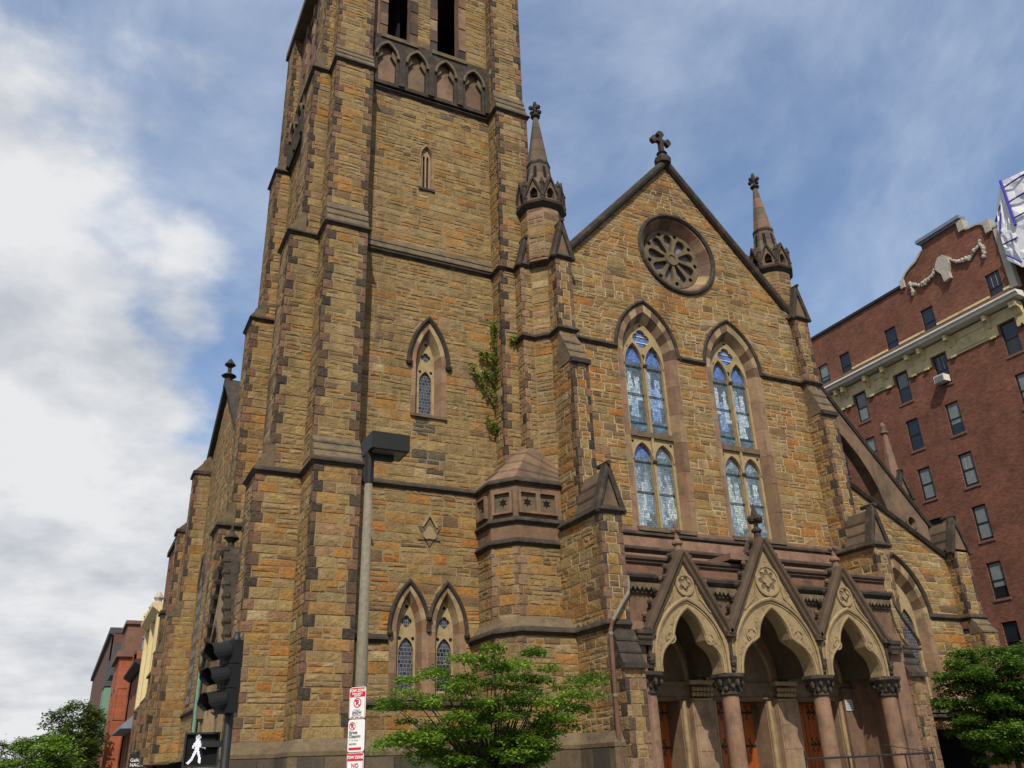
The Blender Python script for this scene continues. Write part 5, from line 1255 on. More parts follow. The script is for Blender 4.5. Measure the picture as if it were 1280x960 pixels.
# band, white cornice, cream frieze with brackets
MB().box(BX-0.05, BX+0.02, 24.3, 60, 24.95, 25.5).build('band_course', 'brownstone_wall', apt)
MB().box(BX-0.08, BX+0.02, 24.3, 25.0, 25.48, 25.62).box(BX-0.08, BX+0.02, 25.9, 29.45, 25.48, 25.62).box(BX-0.08, BX+0.02, 30.4, 32.28, 25.48, 25.62).box(BX-0.08, BX+0.02, 33.2, 36.18, 25.48, 25.62).build('band_moulding', 'frieze_cream', apt)
MB().plate([[(BX-0.75, 24.92), (BX-0.75, 24.82), (BX-0.62, 24.74), (BX-0.56, 24.62), (BX+0.02, 24.55), (BX+0.02, 24.97)]], 24.0, 60, FR).build('cornice', 'white_paint', apt)
fz = MB()
wins2 = sorted((r_ for r_ in rects if abs((r_[2]+r_[3])/2-22.72) < 0.1), key=lambda q: q[0])
edge = 24.3
for a, b, c, d in wins2+[(60, 60, 0, 0)]:
    if a-0.12 > edge: fz.box(BX-0.06, BX+0.02, edge, a-0.12, 23.15, 24.45)
    edge = b+0.12
for a, b, c, d in wins2: fz.box(BX-0.06, BX+0.02, a-0.12, b+0.12, d+0.06, 24.45)
fz.build('frieze', 'frieze_cream', apt)
edge = 24.3
for a, b, c, d in wins2:
    for yy in (edge+0.35, a-0.55):
        MB().plate([[(BX-0.55, 24.45), (BX-0.5, 24.15), (BX-0.25, 24.05), (BX-0.12, 23.75), (BX-0.05, 23.75), (BX-0.05, 24.45)]], yy-0.10, yy+0.10, FR).build('bracket', 'frieze_cream', apt)
        MB().box(BX-0.14, BX-0.05, yy-0.16, yy+0.16, 23.08, 23.2).build('drop', 'frieze_cream', apt)
    y0, y1 = edge+0.7, a-0.9
    if y1-y0 > 0.3: MB().plate([[(y0, 23.3), (y1, 23.3), (y1, 24.1), (y0, 24.1)], [(y0+0.06, 23.36), (y1-0.06, 23.36), (y1-0.06, 24.04), (y0+0.06, 24.04)]], BX-0.10, BX-0.05, SD).build('frieze_panel', 'frieze_cream', apt)
    edge = b+0.12
# window air conditioner
ac = thing('air_conditioner', 'white window air conditioner in the brick block below the cream frieze', 'air conditioner', (BX-0.25, 29.92, 21.85))
MB().box(BX-0.5, BX+0.05, 29.58, 30.26, 21.86, 22.28).build('case', 'white_paint', ac)
gr_ = MB()
for k in range(6): gr_.box(BX-0.52, BX-0.5, 29.63, 30.21, 21.9+k*0.06, 21.925+k*0.06)
gr_.build('grille', 'blue_slate', ac)
# wrapped roof scaffold
tw = thing('wrapped_scaffold', 'white plastic sheeting with blue tape wrapped round the brick block roof corner', 'scaffold', (46, 22, 27))
P_ = {'A': (43.9, 23.33, 31.8), 'B': (43.55, 23.1, 28.5), 'C': (44.5, 24.6, 30.13), 'D': (43.7, 24.12, 28.53), 'E': (43.7, 24.15, 26.95), 'F': (43.5, 23.4, 26.0), 'G': (43.9, 20.6, 31.4), 'H': (43.4, 20.4, 27.6), 'I': (43.5, 20.4, 25.6), 'J': (52, 24.6, 30.2), 'K': (52, 23.3, 31.9), 'L': (52, 20.5, 31.4), 'M': (52, 24.2, 26.5), 'N': (52, 20.5, 25.6)}
tb = MB()
def crumple(a, b, c, d=None, n=5):
    A, B, C_ = (Vector(P_[k]) for k in (a, b, c)); D_ = Vector(P_[d]) if d else C_
    vs = []; nm = (B-A).cross(C_-A).normalized()
    for i in range(n+1):
        for j in range(n+1):
            u, v = i/n, j/n; p = (A*(1-u)+B*u)*(1-v)+(D_*(1-u)+C_*u)*v
            if 0 < i < n and 0 < j < n: p = p+nm*random.uniform(-.12, .12)
            vs.append(tuple(p))
    tb.add(vs, [(i*(n+1)+j, i*(n+1)+j+1, (i+1)*(n+1)+j+1, (i+1)*(n+1)+j) for i in range(n) for j in range(n)])
crumple('C', 'A', 'D'); crumple('A', 'G', 'H', 'B'); crumple('A', 'B', 'D'); crumple('D', 'B', 'F', 'E'); crumple('B', 'H', 'I', 'F')
crumple('C', 'J', 'K', 'A'); crumple('A', 'K', 'L', 'G'); crumple('C', 'D', 'M', 'J'); crumple('D', 'E', 'M'); crumple('E', 'F', 'N', 'M'); crumple('F', 'I', 'N')
tb.build('sheeting', 'tarp_white', tw, smooth=False)
tm = MB()
def strip(a, b, r_=0.05):
    A, B = Vector(a), Vector(b); o_ = Vector((-0.10, -0.08, 0.0)); tm.tube([A+o_, A.lerp(B, .3)+o_*1.3, A.lerp(B, .7)+o_*0.9, B+o_], r_, 5)
V_ = {k: Vector(v) for k, v in P_.items()}
strip(V_['A'], V_['B'], 0.09); strip(V_['C'].lerp(V_['D'], .15), V_['A'].lerp(V_['D'], .45)); strip(V_['D'].lerp(V_['C'], .05), V_['D'].lerp(V_['A'], .4))
for t in (0.12, 0.45, 0.8): strip(V_['A'].lerp(V_['B'], t+0.05), V_['G'].lerp(V_['H'], t-0.1))
strip(V_['D'].lerp(V_['E'], .4), V_['B'].lerp(V_['F'], .3)); strip(V_['E'].lerp(V_['D'], .15), V_['F'].lerp(V_['B'], .1))
tm.build('tape', 'tape_blue', tw)

# ---- row houses down the side street
random.seed(121)
def house(name, label, y0, y1, zt, m, x=5.0, mside='brick_dark', win=None, depth=14, parapet=True):
    h_ = thing(name, label, 'house', (x, (y0+y1)/2, 0), 'houses along the side street')
    w_ = win or []
    mb = MB(); wall_grid(mb, SD, y0, y1, -0.1, zt, w_, x, 0.16); mb.build('wall', m, h_)
    MB().box(x+0.2, x+depth, y0, y0+0.1, -0.1, zt-0.02).box(x+0.2, x+depth, y1-0.1, y1, -0.1, zt-0.02).build('side_wall', mside, h_)
    MB().box(x+0.02, x+depth, y0+0.02, y1-0.02, zt-0.3, zt).build('roof', 'slate', h_)
    MB().box(x+0.22, x+0.25, y0+0.05, y1-0.05, 0, zt-0.3).build('room_dark', 'dark_void', h_)
    for r_ in w_: sash(h_, SD, *r_, x, blind=random.random() < 0.4)
    return h_
def wgrid(y0, y1, n, zs, w=1.0, h=1.8):
    st = (y1-y0)/n; return [(y0+st*(k+.5)-w/2, y0+st*(k+.5)+w/2, z-h/2, z+h/2) for k in range(n) for z in zs]
h1 = house('row_house', 'dark red brick house rising just behind the church on the side street', 54.4, 61.6, 15.7, 'brick_x', 4.95, 'brick_dark', wgrid(54.8, 61.4, 3, (13.6, 10.6), 0.9, 1.9))
MB().box(4.8, 5.2, 54.4, 61.6, 15.6, 15.9).build('coping', 'dark_trim', h1)
h2 = house('row_house', 'narrow cream painted house with tall pilasters on the side street', 61.6, 70.5, 12.3, 'cream_paint', 5.0, 'cream_paint', wgrid(62.6, 69.5, 2, (10.2, 6.9, 3.4), 1.1, 2.2))
for yy in (62.0, 66.0, 70.1): MB().box(4.7, 5.0, yy-0.35, yy+0.35, 0, 11.9).build('pilaster', 'cream_paint', h2)
MB().plate([[(4.35, 12.6), (4.35, 12.35), (4.8, 12.0), (5.05, 12.0), (5.05, 12.6)]], 61.6, 70.5, FR).build('cornice', 'cream_paint', h2)
for yy in (62.2, 66, 69.8): MB().lathe(4.7, yy, [(0.3, 12.6), (0.2, 12.8), (0.32, 13.0), (0.1, 13.4)], 8).build('urn', 'limestone', h2)
h3 = house('row_house', 'red brick house with a steep blue slate mansard and urn finials', 70.5, 82.5, 9.9, 'brick_x', 5.0, 'brick_dark', wgrid(71.5, 82, 3, (7.6, 4.2)))
MB().add([(4.7, 70.5, 9.9), (4.7, 82.5, 9.9), (6.6, 82.5, 12.9), (6.6, 70.5, 12.9), (12, 82.5, 12.9), (12, 70.5, 12.9)], [(0, 1, 2, 3), (3, 2, 4, 5)]).build('mansard', 'blue_slate', h3)
MB().plate([[(4.3, 10.1), (4.3, 9.9), (4.75, 9.6), (5.05, 9.6), (5.05, 10.1)]], 70.5, 82.5, FR).build('cornice', 'dark_trim', h3)
for yy in (71.5, 76, 81.5): MB().lathe(5.8, yy, [(0.5, 12.2), (0.42, 13.0), (0.55, 13.1), (0.3, 13.4), (0.1, 13.9)], 8).build('finial', 'blue_slate', h3)
MB().plate([[(4.0, 5.6), (5.05, 6.6), (5.05, 5.4), (4.0, 5.4)]], 71, 82, FR).build('awning', 'blue_slate', h3)
h4 = house('row_house', 'orange red brick house with a projecting bay and dark dormer', 82.5, 103, 12.2, 'brick_orange', 4.9, 'brick_orange', wgrid(95, 102, 2, (9.3, 5.4), 1.2, 2.3))
bay = MB(); wall_grid(bay, SD, 84.5, 92, -0.1, 11.9, wgrid(84.5, 92, 2, (8.1, 4.6), 1.5, 2.4), 3.9, 0.2); bay.box(4.1, 5, 84.5, 84.6, 0, 11.9).box(4.1, 5, 91.9, 92, 0, 11.9).build('bay', 'brick_orange', h4)
fw = MB(); wall_grid(fw, FR, 3.9, 5.0, -0.1, 11.9, [(4.08, 4.84, 6.9, 9.3)], 84.45, 0.2); fw.build('bay_side', 'brick_orange', h4)
sash(h4, FR, 4.08, 4.84, 6.9, 9.3, 84.45)
for r_ in wgrid(84.5, 92, 2, (8.1, 4.6), 1.5, 2.4): sash(h4, SD, *r_, 3.9)
MB().box(3.6, 5.2, 84.2, 92.3, 11.9, 12.4).build('bay_cornice', 'brownstone_wall', h4)
MB().box(4.2, 7, 85.2, 91.4, 12.4, 14.8).box(4.0, 7, 85, 91.6, 14.8, 15.1).build('dormer', 'brownstone_wall', h4)
MB().add([(5.2, 93, 15), (5.2, 99, 15), (6.2, 96, 18.0), (8, 93, 15), (8, 99, 15)], [(0, 1, 2), (0, 2, 3), (1, 4, 2)]).build('gable_roof', 'frieze_cream', h4)
h5 = house('row_house', 'dark bay-fronted red house beside the trees at the street end', 103, 128, 12.6, 'brick_orange', 4.9, 'brick_orange', wgrid(104, 127, 4, (9.5, 5.5), 1.3, 2.4))
MB().box(4.2, 6, 106, 112, 12.6, 16).build('dormer', 'slate', h5); MB().box(4.2, 6, 118, 124, 12.6, 15.5).build('dormer', 'slate', h5)
MB().box(3.9, 4.9, 108, 114, 5, 11.5).build('oriel', 'copper_green', h5)
h6 = house('row_house', 'tall plain dark red brick block closing the row of houses', 128, 190, 20.2, 'brick_dark', 4.6, 'brick_dark', wgrid(130, 188, 10, (17, 13.5, 10, 6.5), 1.2, 2.0), 22)
MB().box(4.2, 8, 128, 190, 20.1, 20.9).build('coping', 'slate', h6)
# shop sign on a bracket
def text_mesh(s, size, name, m, parent, org, ux, uz, align='CENTER', bold=0.0):
    cu = bpy.data.curves.new('lettering', 'FONT'); cu.body = s; cu.size = size; cu.align_x = align; cu.align_y = 'CENTER'; cu.offset = bold; cu.resolution_u = 3
    o = bpy.data.objects.new('lettering', cu); COL.objects.link(o)
    dg = bpy.context.evaluated_depsgraph_get(); me = bpy.data.meshes.new_from_object(o.evaluated_get(dg))
    bpy.data.objects.remove(o); bpy.data.curves.remove(cu)
    ux, uz, org = Vector(ux), Vector(uz), Vector(org)
    for v in me.vertices: v.co = org+ux*v.co.x+uz*v.co.y
    me.materials.clear(); me.materials.append(MATS[m]); return link(name, me, parent)
gs = thing('hanging_sign', 'small black hanging sign with white lettering on the side street', 'sign', (4.2, 53.5, 2.3))
MB().box(3.62, 4.38, 52.9, 52.96, 1.9, 3.2).build('board', 'sign_black', gs)
MB().tube([(3.6, 52.93, 3.25), (5.2, 52.93, 3.25)], 0.025, 6).build('bracket', 'iron', gs)
text_mesh('Gallery', 0.22, 'lettering', 'sign_white', gs, (4.0, 52.89, 2.88), (1, 0, 0), (0, 0, 1), bold=0.004)
text_mesh('NAGA', 0.22, 'lettering', 'sign_white', gs, (4.0, 52.89, 2.65), (1, 0, 0), (0, 0, 1), bold=0.004)

# ------------------------------------------------------------------ street furniture
LX, LY = 3.55, 11.75
lamp = thing('street_lamp', 'weathered grey lamp post with dark shoebox lamp head in front of the tower', 'street lamp', (LX, LY, 0))
MB().lathe(LX, LY, [(0.15, 0.0), (0.15, 0.25), (0.09, 0.32), (0.082, 2.5), (0.058, 5.62)], 16).build('post', 'pole_grey', lamp, smooth=True)
MB().lathe(LX, LY, [(0.07, 5.60), (0.07, 6.08)], 12).box(LX-0.03, LX+0.36, LY-0.05, LY+0.05, 5.98, 6.08).build('arm', 'lamp_dark', lamp)
hd = MB()
v8 = [(-0.05, -0.25), (0.54, -0.25), (0.54, 0.25), (-0.05, 0.25)]
hd.add([(LX+x, LY+y, 6.08) for x, y in v8]+[(LX+x, LY+y, 6.34) for x, y in v8], [(0, 1, 5, 4), (1, 2, 6, 5), (2, 3, 7, 6), (3, 0, 4, 7), (4, 5, 6, 7), (0, 1, 2, 3)])
hd.build('head', 'lamp_dark', lamp)
MB().box(LX-0.0, LX+0.5, LY-0.21, LY+0.21, 6.065, 6.078).build('lens', 'lamp_lens', lamp)

# parking signs strapped to the post, turned towards the side street
sn = Vector((-0.80, -0.60, 0)); sn.normalize(); su = Vector((-sn.y, sn.x, 0)); suz = Vector((0, 0, 1))
def parking_sign(label, zc, w, h):
    c = Vector((LX, LY, zc))+sn*0.10+su*0.03
    s_ = thing('parking_sign', label, 'sign', c, 'parking signs on the lamp post')
    mp = lambda u, v, q: tuple(c+su*u+suz*v+sn*q)
    def rr(w, h, r=0.03):
        o = []
        for sx, sy, a0 in ((1, -1, -PI/2), (1, 1, 0), (-1, 1, PI/2), (-1, -1, PI)):
            for k in range(4): t = a0+k*PI/6; o.append((sx*(w/2-r)+r*math.cos(t), sy*(h/2-r)+r*math.sin(t)))
        return o
    MB().plate([rr(w, h)], 0.0, -0.004, mp).build('plate', 'sign_white', s_)
    return s_, mp, c, rr
def flat(mp, loops, m, name, par, q=0.003): MB().plate(loops, q, q-0.002, mp).build(name, m, par)
def no_parking(mp, par, c, u, v, r):
    flat(mp, [circ(u, v, r, 24), circ(u, v, r*0.80, 24)], 'sign_red', 'symbol_ring', par)
    flat(mp, [[(u-r*0.66, v+r*0.50), (u-r*0.50, v+r*0.66), (u+r*0.66, v-r*0.50), (u+r*0.50, v-r*0.66)]], 'sign_red', 'symbol_bar', par, 0.006)
    text_mesh('P', r*1.5, 'lettering', 'sign_black', par, c+su*u+suz*v+sn*0.0045, su, suz, bold=r*0.03)
W_, H_ = 0.262, 0.39
s1, mp, c, rr = parking_sign('top parking sign on the lamp post with red band and crossed letter', 2.555, W_, H_)
flat(mp, [rr(W_*0.94, H_*0.96, 0.025), rr(W_*0.90, H_*0.94, 0.022)], 'sign_red', 'border', s1)
flat(mp, [[(-W_*0.45, H_*0.19), (W_*0.45, H_*0.19), (W_*0.45, H_*0.46), (-W_*0.45, H_*0.46)]], 'sign_red', 'red_band', s1, 0.004)
tx = lambda s, sz, z, m, o, b=0.0, dx=0.0, al='CENTER': text_mesh(s, sz, 'lettering', m, o, c+suz*z+su*dx+sn*0.0065, su, suz, al, b)
tx('TOW ZONE', 0.0471, 0.1500, 'sign_white', s1, 0.002); tx('EMERGENCY', 0.0291, 0.1114, 'sign_white', s1, 0.001); tx('ARTERY', 0.0291, 0.0857, 'sign_white', s1, 0.001)
no_parking(mp, s1, c, 0, -0.0, 0.062)
tx('DURING', 0.0257, -0.0900, 'sign_black', s1); tx('SNOW', 0.0471, -0.1226, 'sign_black', s1, 0.001); tx('EMERGENCY', 0.0274, -0.1560, 'sign_black', s1)
for dx in (-0.075, 0, 0.075): flat(mp, [[(dx-0.02, -0.18), (dx+0.02, -0.18), (dx+0.02, -0.174), (dx-0.02, -0.174)]], 'sign_red', 'foot_mark', s1)
s2, mp, c, rr = parking_sign('middle parking sign on the lamp post reading Street Cleaning', 2.155, W_, H_)
no_parking(mp, s2, c, -0.065, 0.116, 0.05)
tx = lambda s, sz, z, m, o, b=0.0, dx=0.0, al='CENTER': text_mesh(s, sz, 'lettering', m, o, c+suz*z+su*dx+sn*0.0065, su, suz, al, b)
tx("'", 0.0514, 0.1371, 'sign_red', s2, 0.001, 0.01)
tx('Street', 0.0531, 0.0386, 'sign_black', s2, 0.001, -0.112, 'LEFT'); tx('Cleaning', 0.0531, -0.0086, 'sign_black', s2, 0.001, -0.112, 'LEFT')
tx('8 - 12  noon', 0.0291, -0.0531, 'sign_black', s2, 0.0, -0.112, 'LEFT'); tx('1st & 3rd', 0.0309, -0.0986, 'sign_black', s2, 0.001, -0.112, 'LEFT')
flat(mp, [[(-0.112, -0.172), (0.086, -0.172), (0.086, -0.142), (-0.112, -0.142)]], 'sign_red', 'red_strip', s2)
s3, mp, c, rr = parking_sign('lowest parking sign on the lamp post reading NO STOPPING', 1.755, W_, H_)
tx = lambda s, sz, z, m, o, b=0.0, dx=0.0, al='CENTER': text_mesh(s, sz, 'lettering', m, o, c+suz*z+su*dx+sn*0.0065, su, suz, al, b)
flat(mp, [[(-W_*0.46, 0.10), (W_*0.46, 0.10), (W_*0.46, 0.18), (-W_*0.46, 0.18)]], 'sign_red', 'red_band', s3, 0.004)
flat(mp, [rr(W_*0.96, H_*0.97, 0.025), rr(W_*0.92, H_*0.95, 0.022)], 'sign_red', 'border', s3)
tx('TOW ZONE', 0.0471, 0.1397, 'sign_white', s3, 0.002); tx('NO', 0.0728, 0.0428, 'sign_red', s3, 0.001); tx('STOPPING', 0.0428, -0.0300, 'sign_red', s3, 0.001); tx('ANY TIME', 0.0428, -0.0857, 'sign_red', s3, 0.001)

# traffic signal seen from the side, with pedestrian head below
TX, TY = 2.10, 13.1
tsg = thing('traffic_signal', 'black three-section traffic signal on its pole left of the tower', 'traffic signal', (TX, TY, 0))
MB().lathe(TX, TY, [(0.13, 0), (0.13, 0.3), (0.065, 0.4), (0.06, 3.5), (0.03, 3.62)], 14).build('pole', 'iron', tsg, smooth=True)
hv = Vector((-0.92, -0.38, 0)).normalized(); hu = Vector((-hv.y, hv.x, 0))
bc = Vector((TX, TY, 0))+hv*0.06
def obox(mb, c, a, ra, b, rb, z0, z1):
    vs = [tuple(c+a*s*ra+b*t*rb+Vector((0, 0, z))) for z in (z0, z1) for t in (-1, 1) for s in (-1, 1)]
    mb.add(vs, [(0, 2, 3, 1), (4, 5, 7, 6), (0, 1, 5, 4), (2, 6, 7, 3), (0, 4, 6, 2), (1, 3, 7, 5)]); return mb
for k in range(3):
    z0 = 2.52+k*0.325
    sec = obox(MB(), bc, hv, 0.075, hu, 0.17, z0, z0+0.315).build('signal_section', 'lamp_dark', tsg)
    vz = MB(); cz = z0+0.16; n = 14; vs = []
    for q, rr_ in ((0.075, 0.143), (0.38, 0.148)):
        for i in range(n+1):
            t = -0.6+(PI+1.2)*i/n; ln = q if q < 0.1 else 0.38-0.18*max(0, -math.sin(t))-0.02
            p = bc+hv*ln+hu*(rr_*math.cos(t))+Vector((0, 0, cz-0.05*(q > 0.1)+rr_*math.sin(t))); vs.append(tuple(p))
    vz.add(vs, [(i, i+1, n+2+i, n+1+i) for i in range(n)]); vz.build('visor', 'lamp_dark', sec)
    ln_ = MB(); vs = [tuple(bc+hv*0.08+hu*(0.14*math.cos(t))+Vector((0, 0, cz+0.14*math.sin(t)))) for t in [2*PI*i/16 for i in range(16)]]
    ln_.add(vs, [tuple(range(16))]).build('lens', 'lamp_dark', sec)
rib = MB()
for k in range(14): rib.tube([bc-hv*0.10+hu*0.02*((k % 2)*2-1)+Vector((0, 0, 2.58+k*0.075)), bc-hv*0.13+hu*0.05*((k % 2)*2-1)+Vector((0, 0, 2.62+k*0.075))], 0.022, 5)
rib.build('back_plate', 'pole_grey', tsg)
pd = thing('pedestrian_signal', 'black pedestrian signal showing a white walking figure', 'pedestrian signal', (1.66, 13.35, 2.0))
pn_ = Vector((-0.10, -0.99, 0)).normalized(); pu = Vector((-pn_.y, pn_.x, 0)); pc_ = Vector((1.80, 13.25, 2.07))
mp = lambda u, v, q: tuple(pc_+pu*u+suz*v+pn_*q)
MB().plate([[(-0.22, -0.21), (0.22, -0.21), (0.22, 0.21), (-0.22, 0.21)]], 0.0, -0.22, mp).build('case', 'lamp_dark', pd)
MB().plate([[(-0.205, -0.195), (0.205, -0.195), (0.205, 0.195), (-0.205, 0.195)]], 0.003, 0.001, mp).build('face', 'dark_void', pd)
MB().plate([[(-0.23, -0.22), (0.23, -0.22), (0.23, 0.22), (-0.23, 0.22)], [(-0.205, -0.195), (0.205, -0.195), (0.205, 0.195), (-0.205, 0.195)]], 0.05, 0.0, mp).build('hood', 'iron', pd)
wk = MB()
figs = [circ(-0.055, 0.155, 0.036, 12), [(-0.085, 0.115), (-0.02, 0.115), (-0.025, -0.02), (-0.09, -0.02)], [(-0.03, 0.11), (0.0, 0.06), (0.055, 0.035), (0.05, 0.01), (-0.01, 0.03), (-0.05, 0.06)], [(-0.085, 0.11), (-0.13, 0.03), (-0.11, 0.015), (-0.07, 0.07)],
          [(-0.09, -0.015), (-0.05, -0.015), (-0.09, -0.11), (-0.15, -0.18), (-0.175, -0.165), (-0.125, -0.10)], [(-0.06, -0.015), (-0.022, -0.015), (0.0, -0.09), (0.01, -0.17), (-0.02, -0.175), (-0.03, -0.10)]]
def inside(p, poly):
    r = False
    for k in range(len(poly)):
        a, b = poly[k], poly[k-1]
        if (a[1] > p[1]) != (b[1] > p[1]) and p[0] < (b[0]-a[0])*(p[1]-a[1])/(b[1]-a[1])+a[0]: r = not r
    return r
for iu in range(-18, 10):
    for iv_ in range(-16, 17):
        p = (iu*0.0115, iv_*0.0125)
        if any(inside(p, f_) for f_ in figs): wk.plate([circ(p[0], p[1], 0.0055, 6)], 0.008, 0.004, mp, back=False)
wk.build('walking_figure', 'walk_white', pd, stuff=True)
obox(MB(), Vector((1.95, 13.2, 0)), Vector((1, 0, 0)), 0.16, Vector((0, 1, 0)), 0.04, 2.10, 2.18).build('bracket', 'iron', pd)

# iron railing by the porch steps
rl = thing('railing', 'black iron handrail with upright prongs in front of the porch', 'railing', (21.2, 19.4, 0))
MB().tube([(18.5, 19.45, 1.74), (20.5, 19.3, 1.76), (23.2, 19.15, 1.80)], 0.03, 6).tube([(21.6, 19.5, 2.06), (22.2, 19.35, 1.95), (23.0, 19.2, 1.84)], 0.012, 5).build('handrail', 'iron', rl)
for x in (18.5, 20.0, 21.1, 22.1, 23.15): MB().tube([(x, 19.46-0.065*(x-18.5), 0), (x, 19.46-0.065*(x-18.5), 1.95 if x in (18.5, 23.15) else 1.76)], 0.022, 6).build('post', 'iron', rl)
for k in range(14):
    x = 20.2+k*0.22; MB().tube([(x, 19.36-0.065*(x-20), 1.75), (x+0.01, 19.36-0.065*(x-20), 1.86)], 0.009, 4).build('prong', 'iron', rl)
nt_ = thing('paper_notice', 'pale paper notice pinned on the shaded porch wall', 'notice', (24.0, 22.6, 3.4))
MB().box(23.72, 24.05, 22.675, 22.685, 3.2, 3.55).build('sheet', 'paper', nt_)
nl = MB()
for k in range(4): nl.box(23.77, 24.0, 22.67, 22.675, 3.26+k*0.065, 3.275+k*0.065)
nl.build('print', 'blue_slate', nt_)

# ------------------------------------------------------------------ trees
def leafquad(mb, p, ln, wd, shade_, up_bias=0.75):
    a = random.uniform(0, 2*PI); tl = random.uniform(-0.75, 0.35)
    d = Vector((math.cos(a)*math.cos(tl), math.sin(a)*math.cos(tl), math.sin(tl)))
    s = d.cross(Vector((random.uniform(-.5, .5), random.uniform(-.5, .5), 1))).normalized()*wd
    n = len(mb.v); m = p+d*ln*0.45
    mb.v += [tuple(p), tuple(m+s), tuple(p+d*ln), tuple(m-s)]; mb.f += [(n, n+1, n+2), (n, n+2, n+3)]; mb.c += [(shade_, 0, 0)]*2
def spray(mb, c, r, n, ln, flat_=0.35):
    base = random.uniform(0.1, 0.8)
    for _ in range(n):
        a = random.uniform(0, 2*PI); q = r*math.sqrt(random.random())
        p = Vector((c[0]+q*math.cos(a), c[1]+q*math.sin(a), c[2]+random.gauss(0, r*flat_*0.5)-0.18*q*q/max(r, .1)))
        k = random.uniform(0.7, 1.25); leafquad(mb, p, ln*k, ln*0.27*k, min(1, max(0, base+random.uniform(-.35, .35))))
def limb(a, b, sag=0.0, n=5):
    a, b = Vector(a), Vector(b); r = []
    for i in range(n+1):
        t = i/n; p = a.lerp(b, t); p.z += sag*4*t*(1-t); r.append(p+Vector((random.gauss(0, .03), random.gauss(0, .03), 0))*(1 if 0 < i < n else 0))
    return r
def tree(name, label, base, fork, tips, mleaf, r, per, ln, trunk=0.13, group=None, flat_=0.35, extra=1):
    t_ = thing(name, label, 'tree', base, group)
    tk = MB().tube([base, Vector(base).lerp(Vector(fork), 0.5)+Vector((0.04, 0.02, 0)), fork], [trunk*1.3, trunk, trunk*0.8], 9); tk.build('trunk', 'bark', t_, smooth=True)
    lb = MB(); lv = MB()
    for tip in tips:
        pts = limb(fork, tip, 0.12); L = (Vector(tip)-Vector(fork)).length
        lb.tube(pts, [trunk*0.34*(1-0.88*i/(len(pts)-1)) for i in range(len(pts))], 5)
        spray(lv, tip, r*random.uniform(.8, 1.2), per, ln, flat_)
        for e in range(extra):
            q = pts[random.choice((2, 3, 4))]; spray(lv, (q.x+random.gauss(0, r*.5), q.y+random.gauss(0, r*.5), q.z+random.gauss(0, r*.25)), r*0.8, int(per*0.6), ln, flat_)
    lb.build('limb', 'bark', t_); lv.build('crown', mleaf, t_)
    return t_
random.seed(141)
# dogwood in front of the tower: tips read from the outline, spread in depth
tips = []
for (x, z) in ((6.1, 3.15), (6.6, 3.55), (7.0, 3.2), (6.5, 2.35), (6.9, 2.6), (6.2, 2.3), (7.3, 3.7), (7.7, 3.35), (8.0, 3.6), (8.6, 3.9), (8.8, 4.35), (9.3, 4.15), (9.0, 3.7), (8.4, 3.2), (7.8, 2.9), (7.4, 2.5), (8.2, 2.4), (8.8, 2.8), (9.2, 3.2), (9.7, 3.4), (10.1, 3.75), (10.3, 3.1), (9.8, 2.75), (10.5, 2.9), (10.7, 3.4), (11.2, 3.6), (11.5, 3.72), (10.9, 3.0), (9.3, 2.4), (10.0, 2.4), (7.0, 2.0), (8.6, 2.0), (9.4, 1.9), (7.8, 2.0), (8.0, 4.0), (9.8, 4.2)):
    for dy in (random.uniform(-1.5, -0.2), random.uniform(0.1, 1.4)):
        k = (18.6+dy)/18.6
        tips.append(((8.85+(x-8.85)*0.94)*k+random.gauss(0, 0.12), 18.6+dy, 1.65+(z-1.65)*k+random.gauss(0, 0.10)))
tree('dogwood_tree', 'bright green layered dogwood tree growing in front of the tower', (8.7, 18.6, 0), (8.7, 18.6, 1.0), tips, 'leaf_bright', 0.36, 320, 0.09, 0.10, 'trees in front of the church', 0.28, 2)
tips = []
for k in range(110):
    a = random.uniform(0, 2*PI); q = math.sqrt(random.random()); zf_ = random.uniform(-1, 1)
    rr_ = 2.5*math.sqrt(max(0, 1-zf_*zf_*0.85))
    tips.append((28.3+q*rr_*math.cos(a), 20.2+q*rr_*0.75*math.sin(a), 3.3+1.75*zf_))
tree('leafy_tree', 'deep green leafy tree at the right edge before the church aisle', (28.3, 20.2, 0), (28.3, 20.2, 1.5), tips, 'leaf_deep', 0.46, 300, 0.12, 0.10, 'trees in front of the church', 0.28, 2)
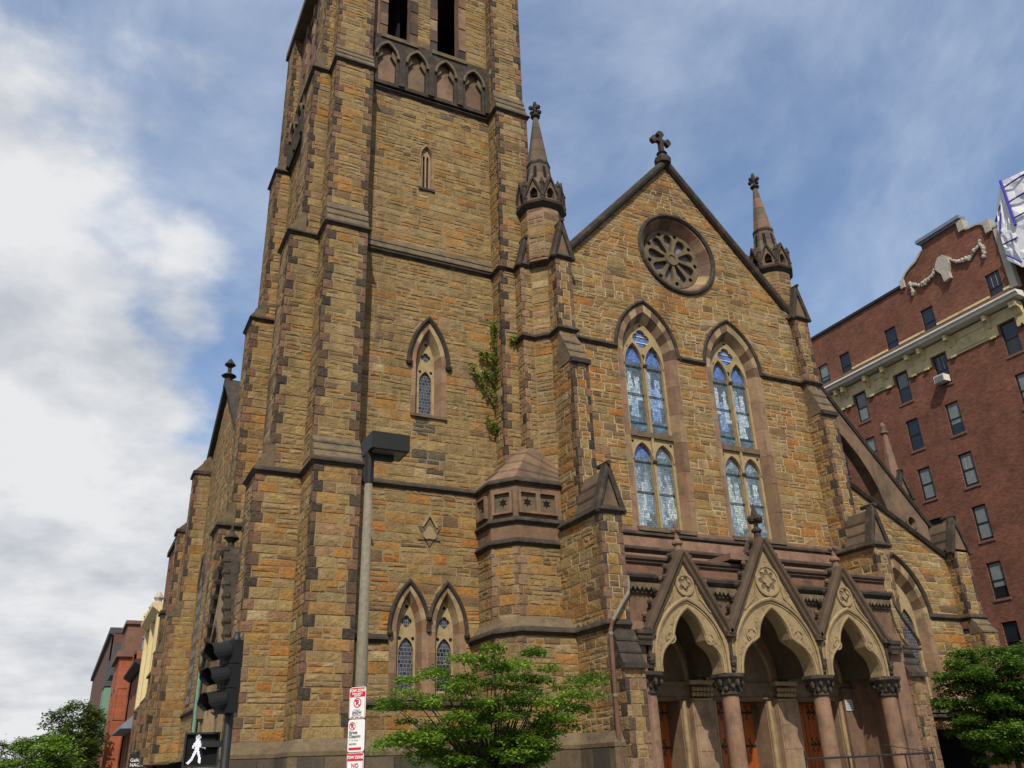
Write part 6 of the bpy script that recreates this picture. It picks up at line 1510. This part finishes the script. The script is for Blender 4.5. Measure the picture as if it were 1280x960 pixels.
def street_tree(label, base, cz, rx, rz, n, mleaf, ln, per):
    tips = []
    for k in range(n):
        a = random.uniform(0, 2*PI); zf_ = random.uniform(-1, 1); q = random.uniform(0.55, 1.0)*math.sqrt(1-zf_*zf_*0.9)
        tips.append((base[0]+q*rx*math.cos(a)*random.uniform(.8, 1.1), base[1]+q*rx*math.sin(a), cz+rz*zf_*random.uniform(.85, 1.1)))
    tree('street_tree', label, base, (base[0], base[1], cz-rz*0.8), tips, mleaf, rx*0.22, per, ln, 0.18, 'trees along the side street', 0.5)
street_tree('low bright green tree at the left edge down the side street', (-0.5, 52, 0), 2.7, 2.3, 1.35, 60, 'leaf_bright', 0.20, 90)
street_tree('taller dark green tree behind the low one down the side street', (1.2, 84, 0), 4.9, 2.9, 3.4, 90, 'leaf_street', 0.28, 90)
street_tree('broad dark street tree nearest the orange brick houses', (2.6, 104, 0), 5.2, 3.2, 3.6, 80, 'leaf_street', 0.30, 90)
street_tree('far dark tree beyond the left edge of the side street', (-4.5, 120, 0), 3.6, 4.0, 3.2, 60, 'leaf_street', 0.35, 80)
# ivy climbing the angle of the turret
iv = thing('climbing_ivy', 'green climbing plant in the corner between tower and turret', 'plant', (12.3, 24.8, 10.9))
stems = [[(12.42, 24.72, 11.3), (12.35, 24.78, 12.4), (12.2, 24.8, 13.6), (12.0, 24.72, 14.8), (11.9, 24.75, 16.1), (11.92, 24.8, 16.6)],
         [(12.25, 24.8, 13.2), (11.8, 24.85, 13.7), (11.35, 24.86, 14.3), (11.05, 24.86, 14.7)],
         [(12.2, 24.8, 13.9), (11.9, 24.86, 14.3), (11.55, 24.86, 14.7)], [(12.1, 24.8, 14.9), (11.7, 24.86, 15.2), (11.4, 24.86, 15.25)],
         [(12.1, 24.7, 15.0), (12.3, 24.4, 15.5), (12.5, 24.1, 15.8)], [(12.38, 24.75, 12.2), (12.0, 24.85, 12.4), (11.6, 24.86, 12.8)]]
sb = MB(); lv = MB()
for s_ in stems:
    sb.tube(s_, 0.014, 4)
    for a, b in zip(s_, s_[1:]):
        for k in range(85):
            p = Vector(a).lerp(Vector(b), random.random())+Vector((random.gauss(0, .075), -abs(random.gauss(0, .07)), random.gauss(0, .075)))
            leafquad(lv, p, 0.12*random.uniform(.6, 1.2), 0.04, random.random())
sb.build('stem', 'bark', iv); lv.build('leaves', 'leaf_bright', iv)
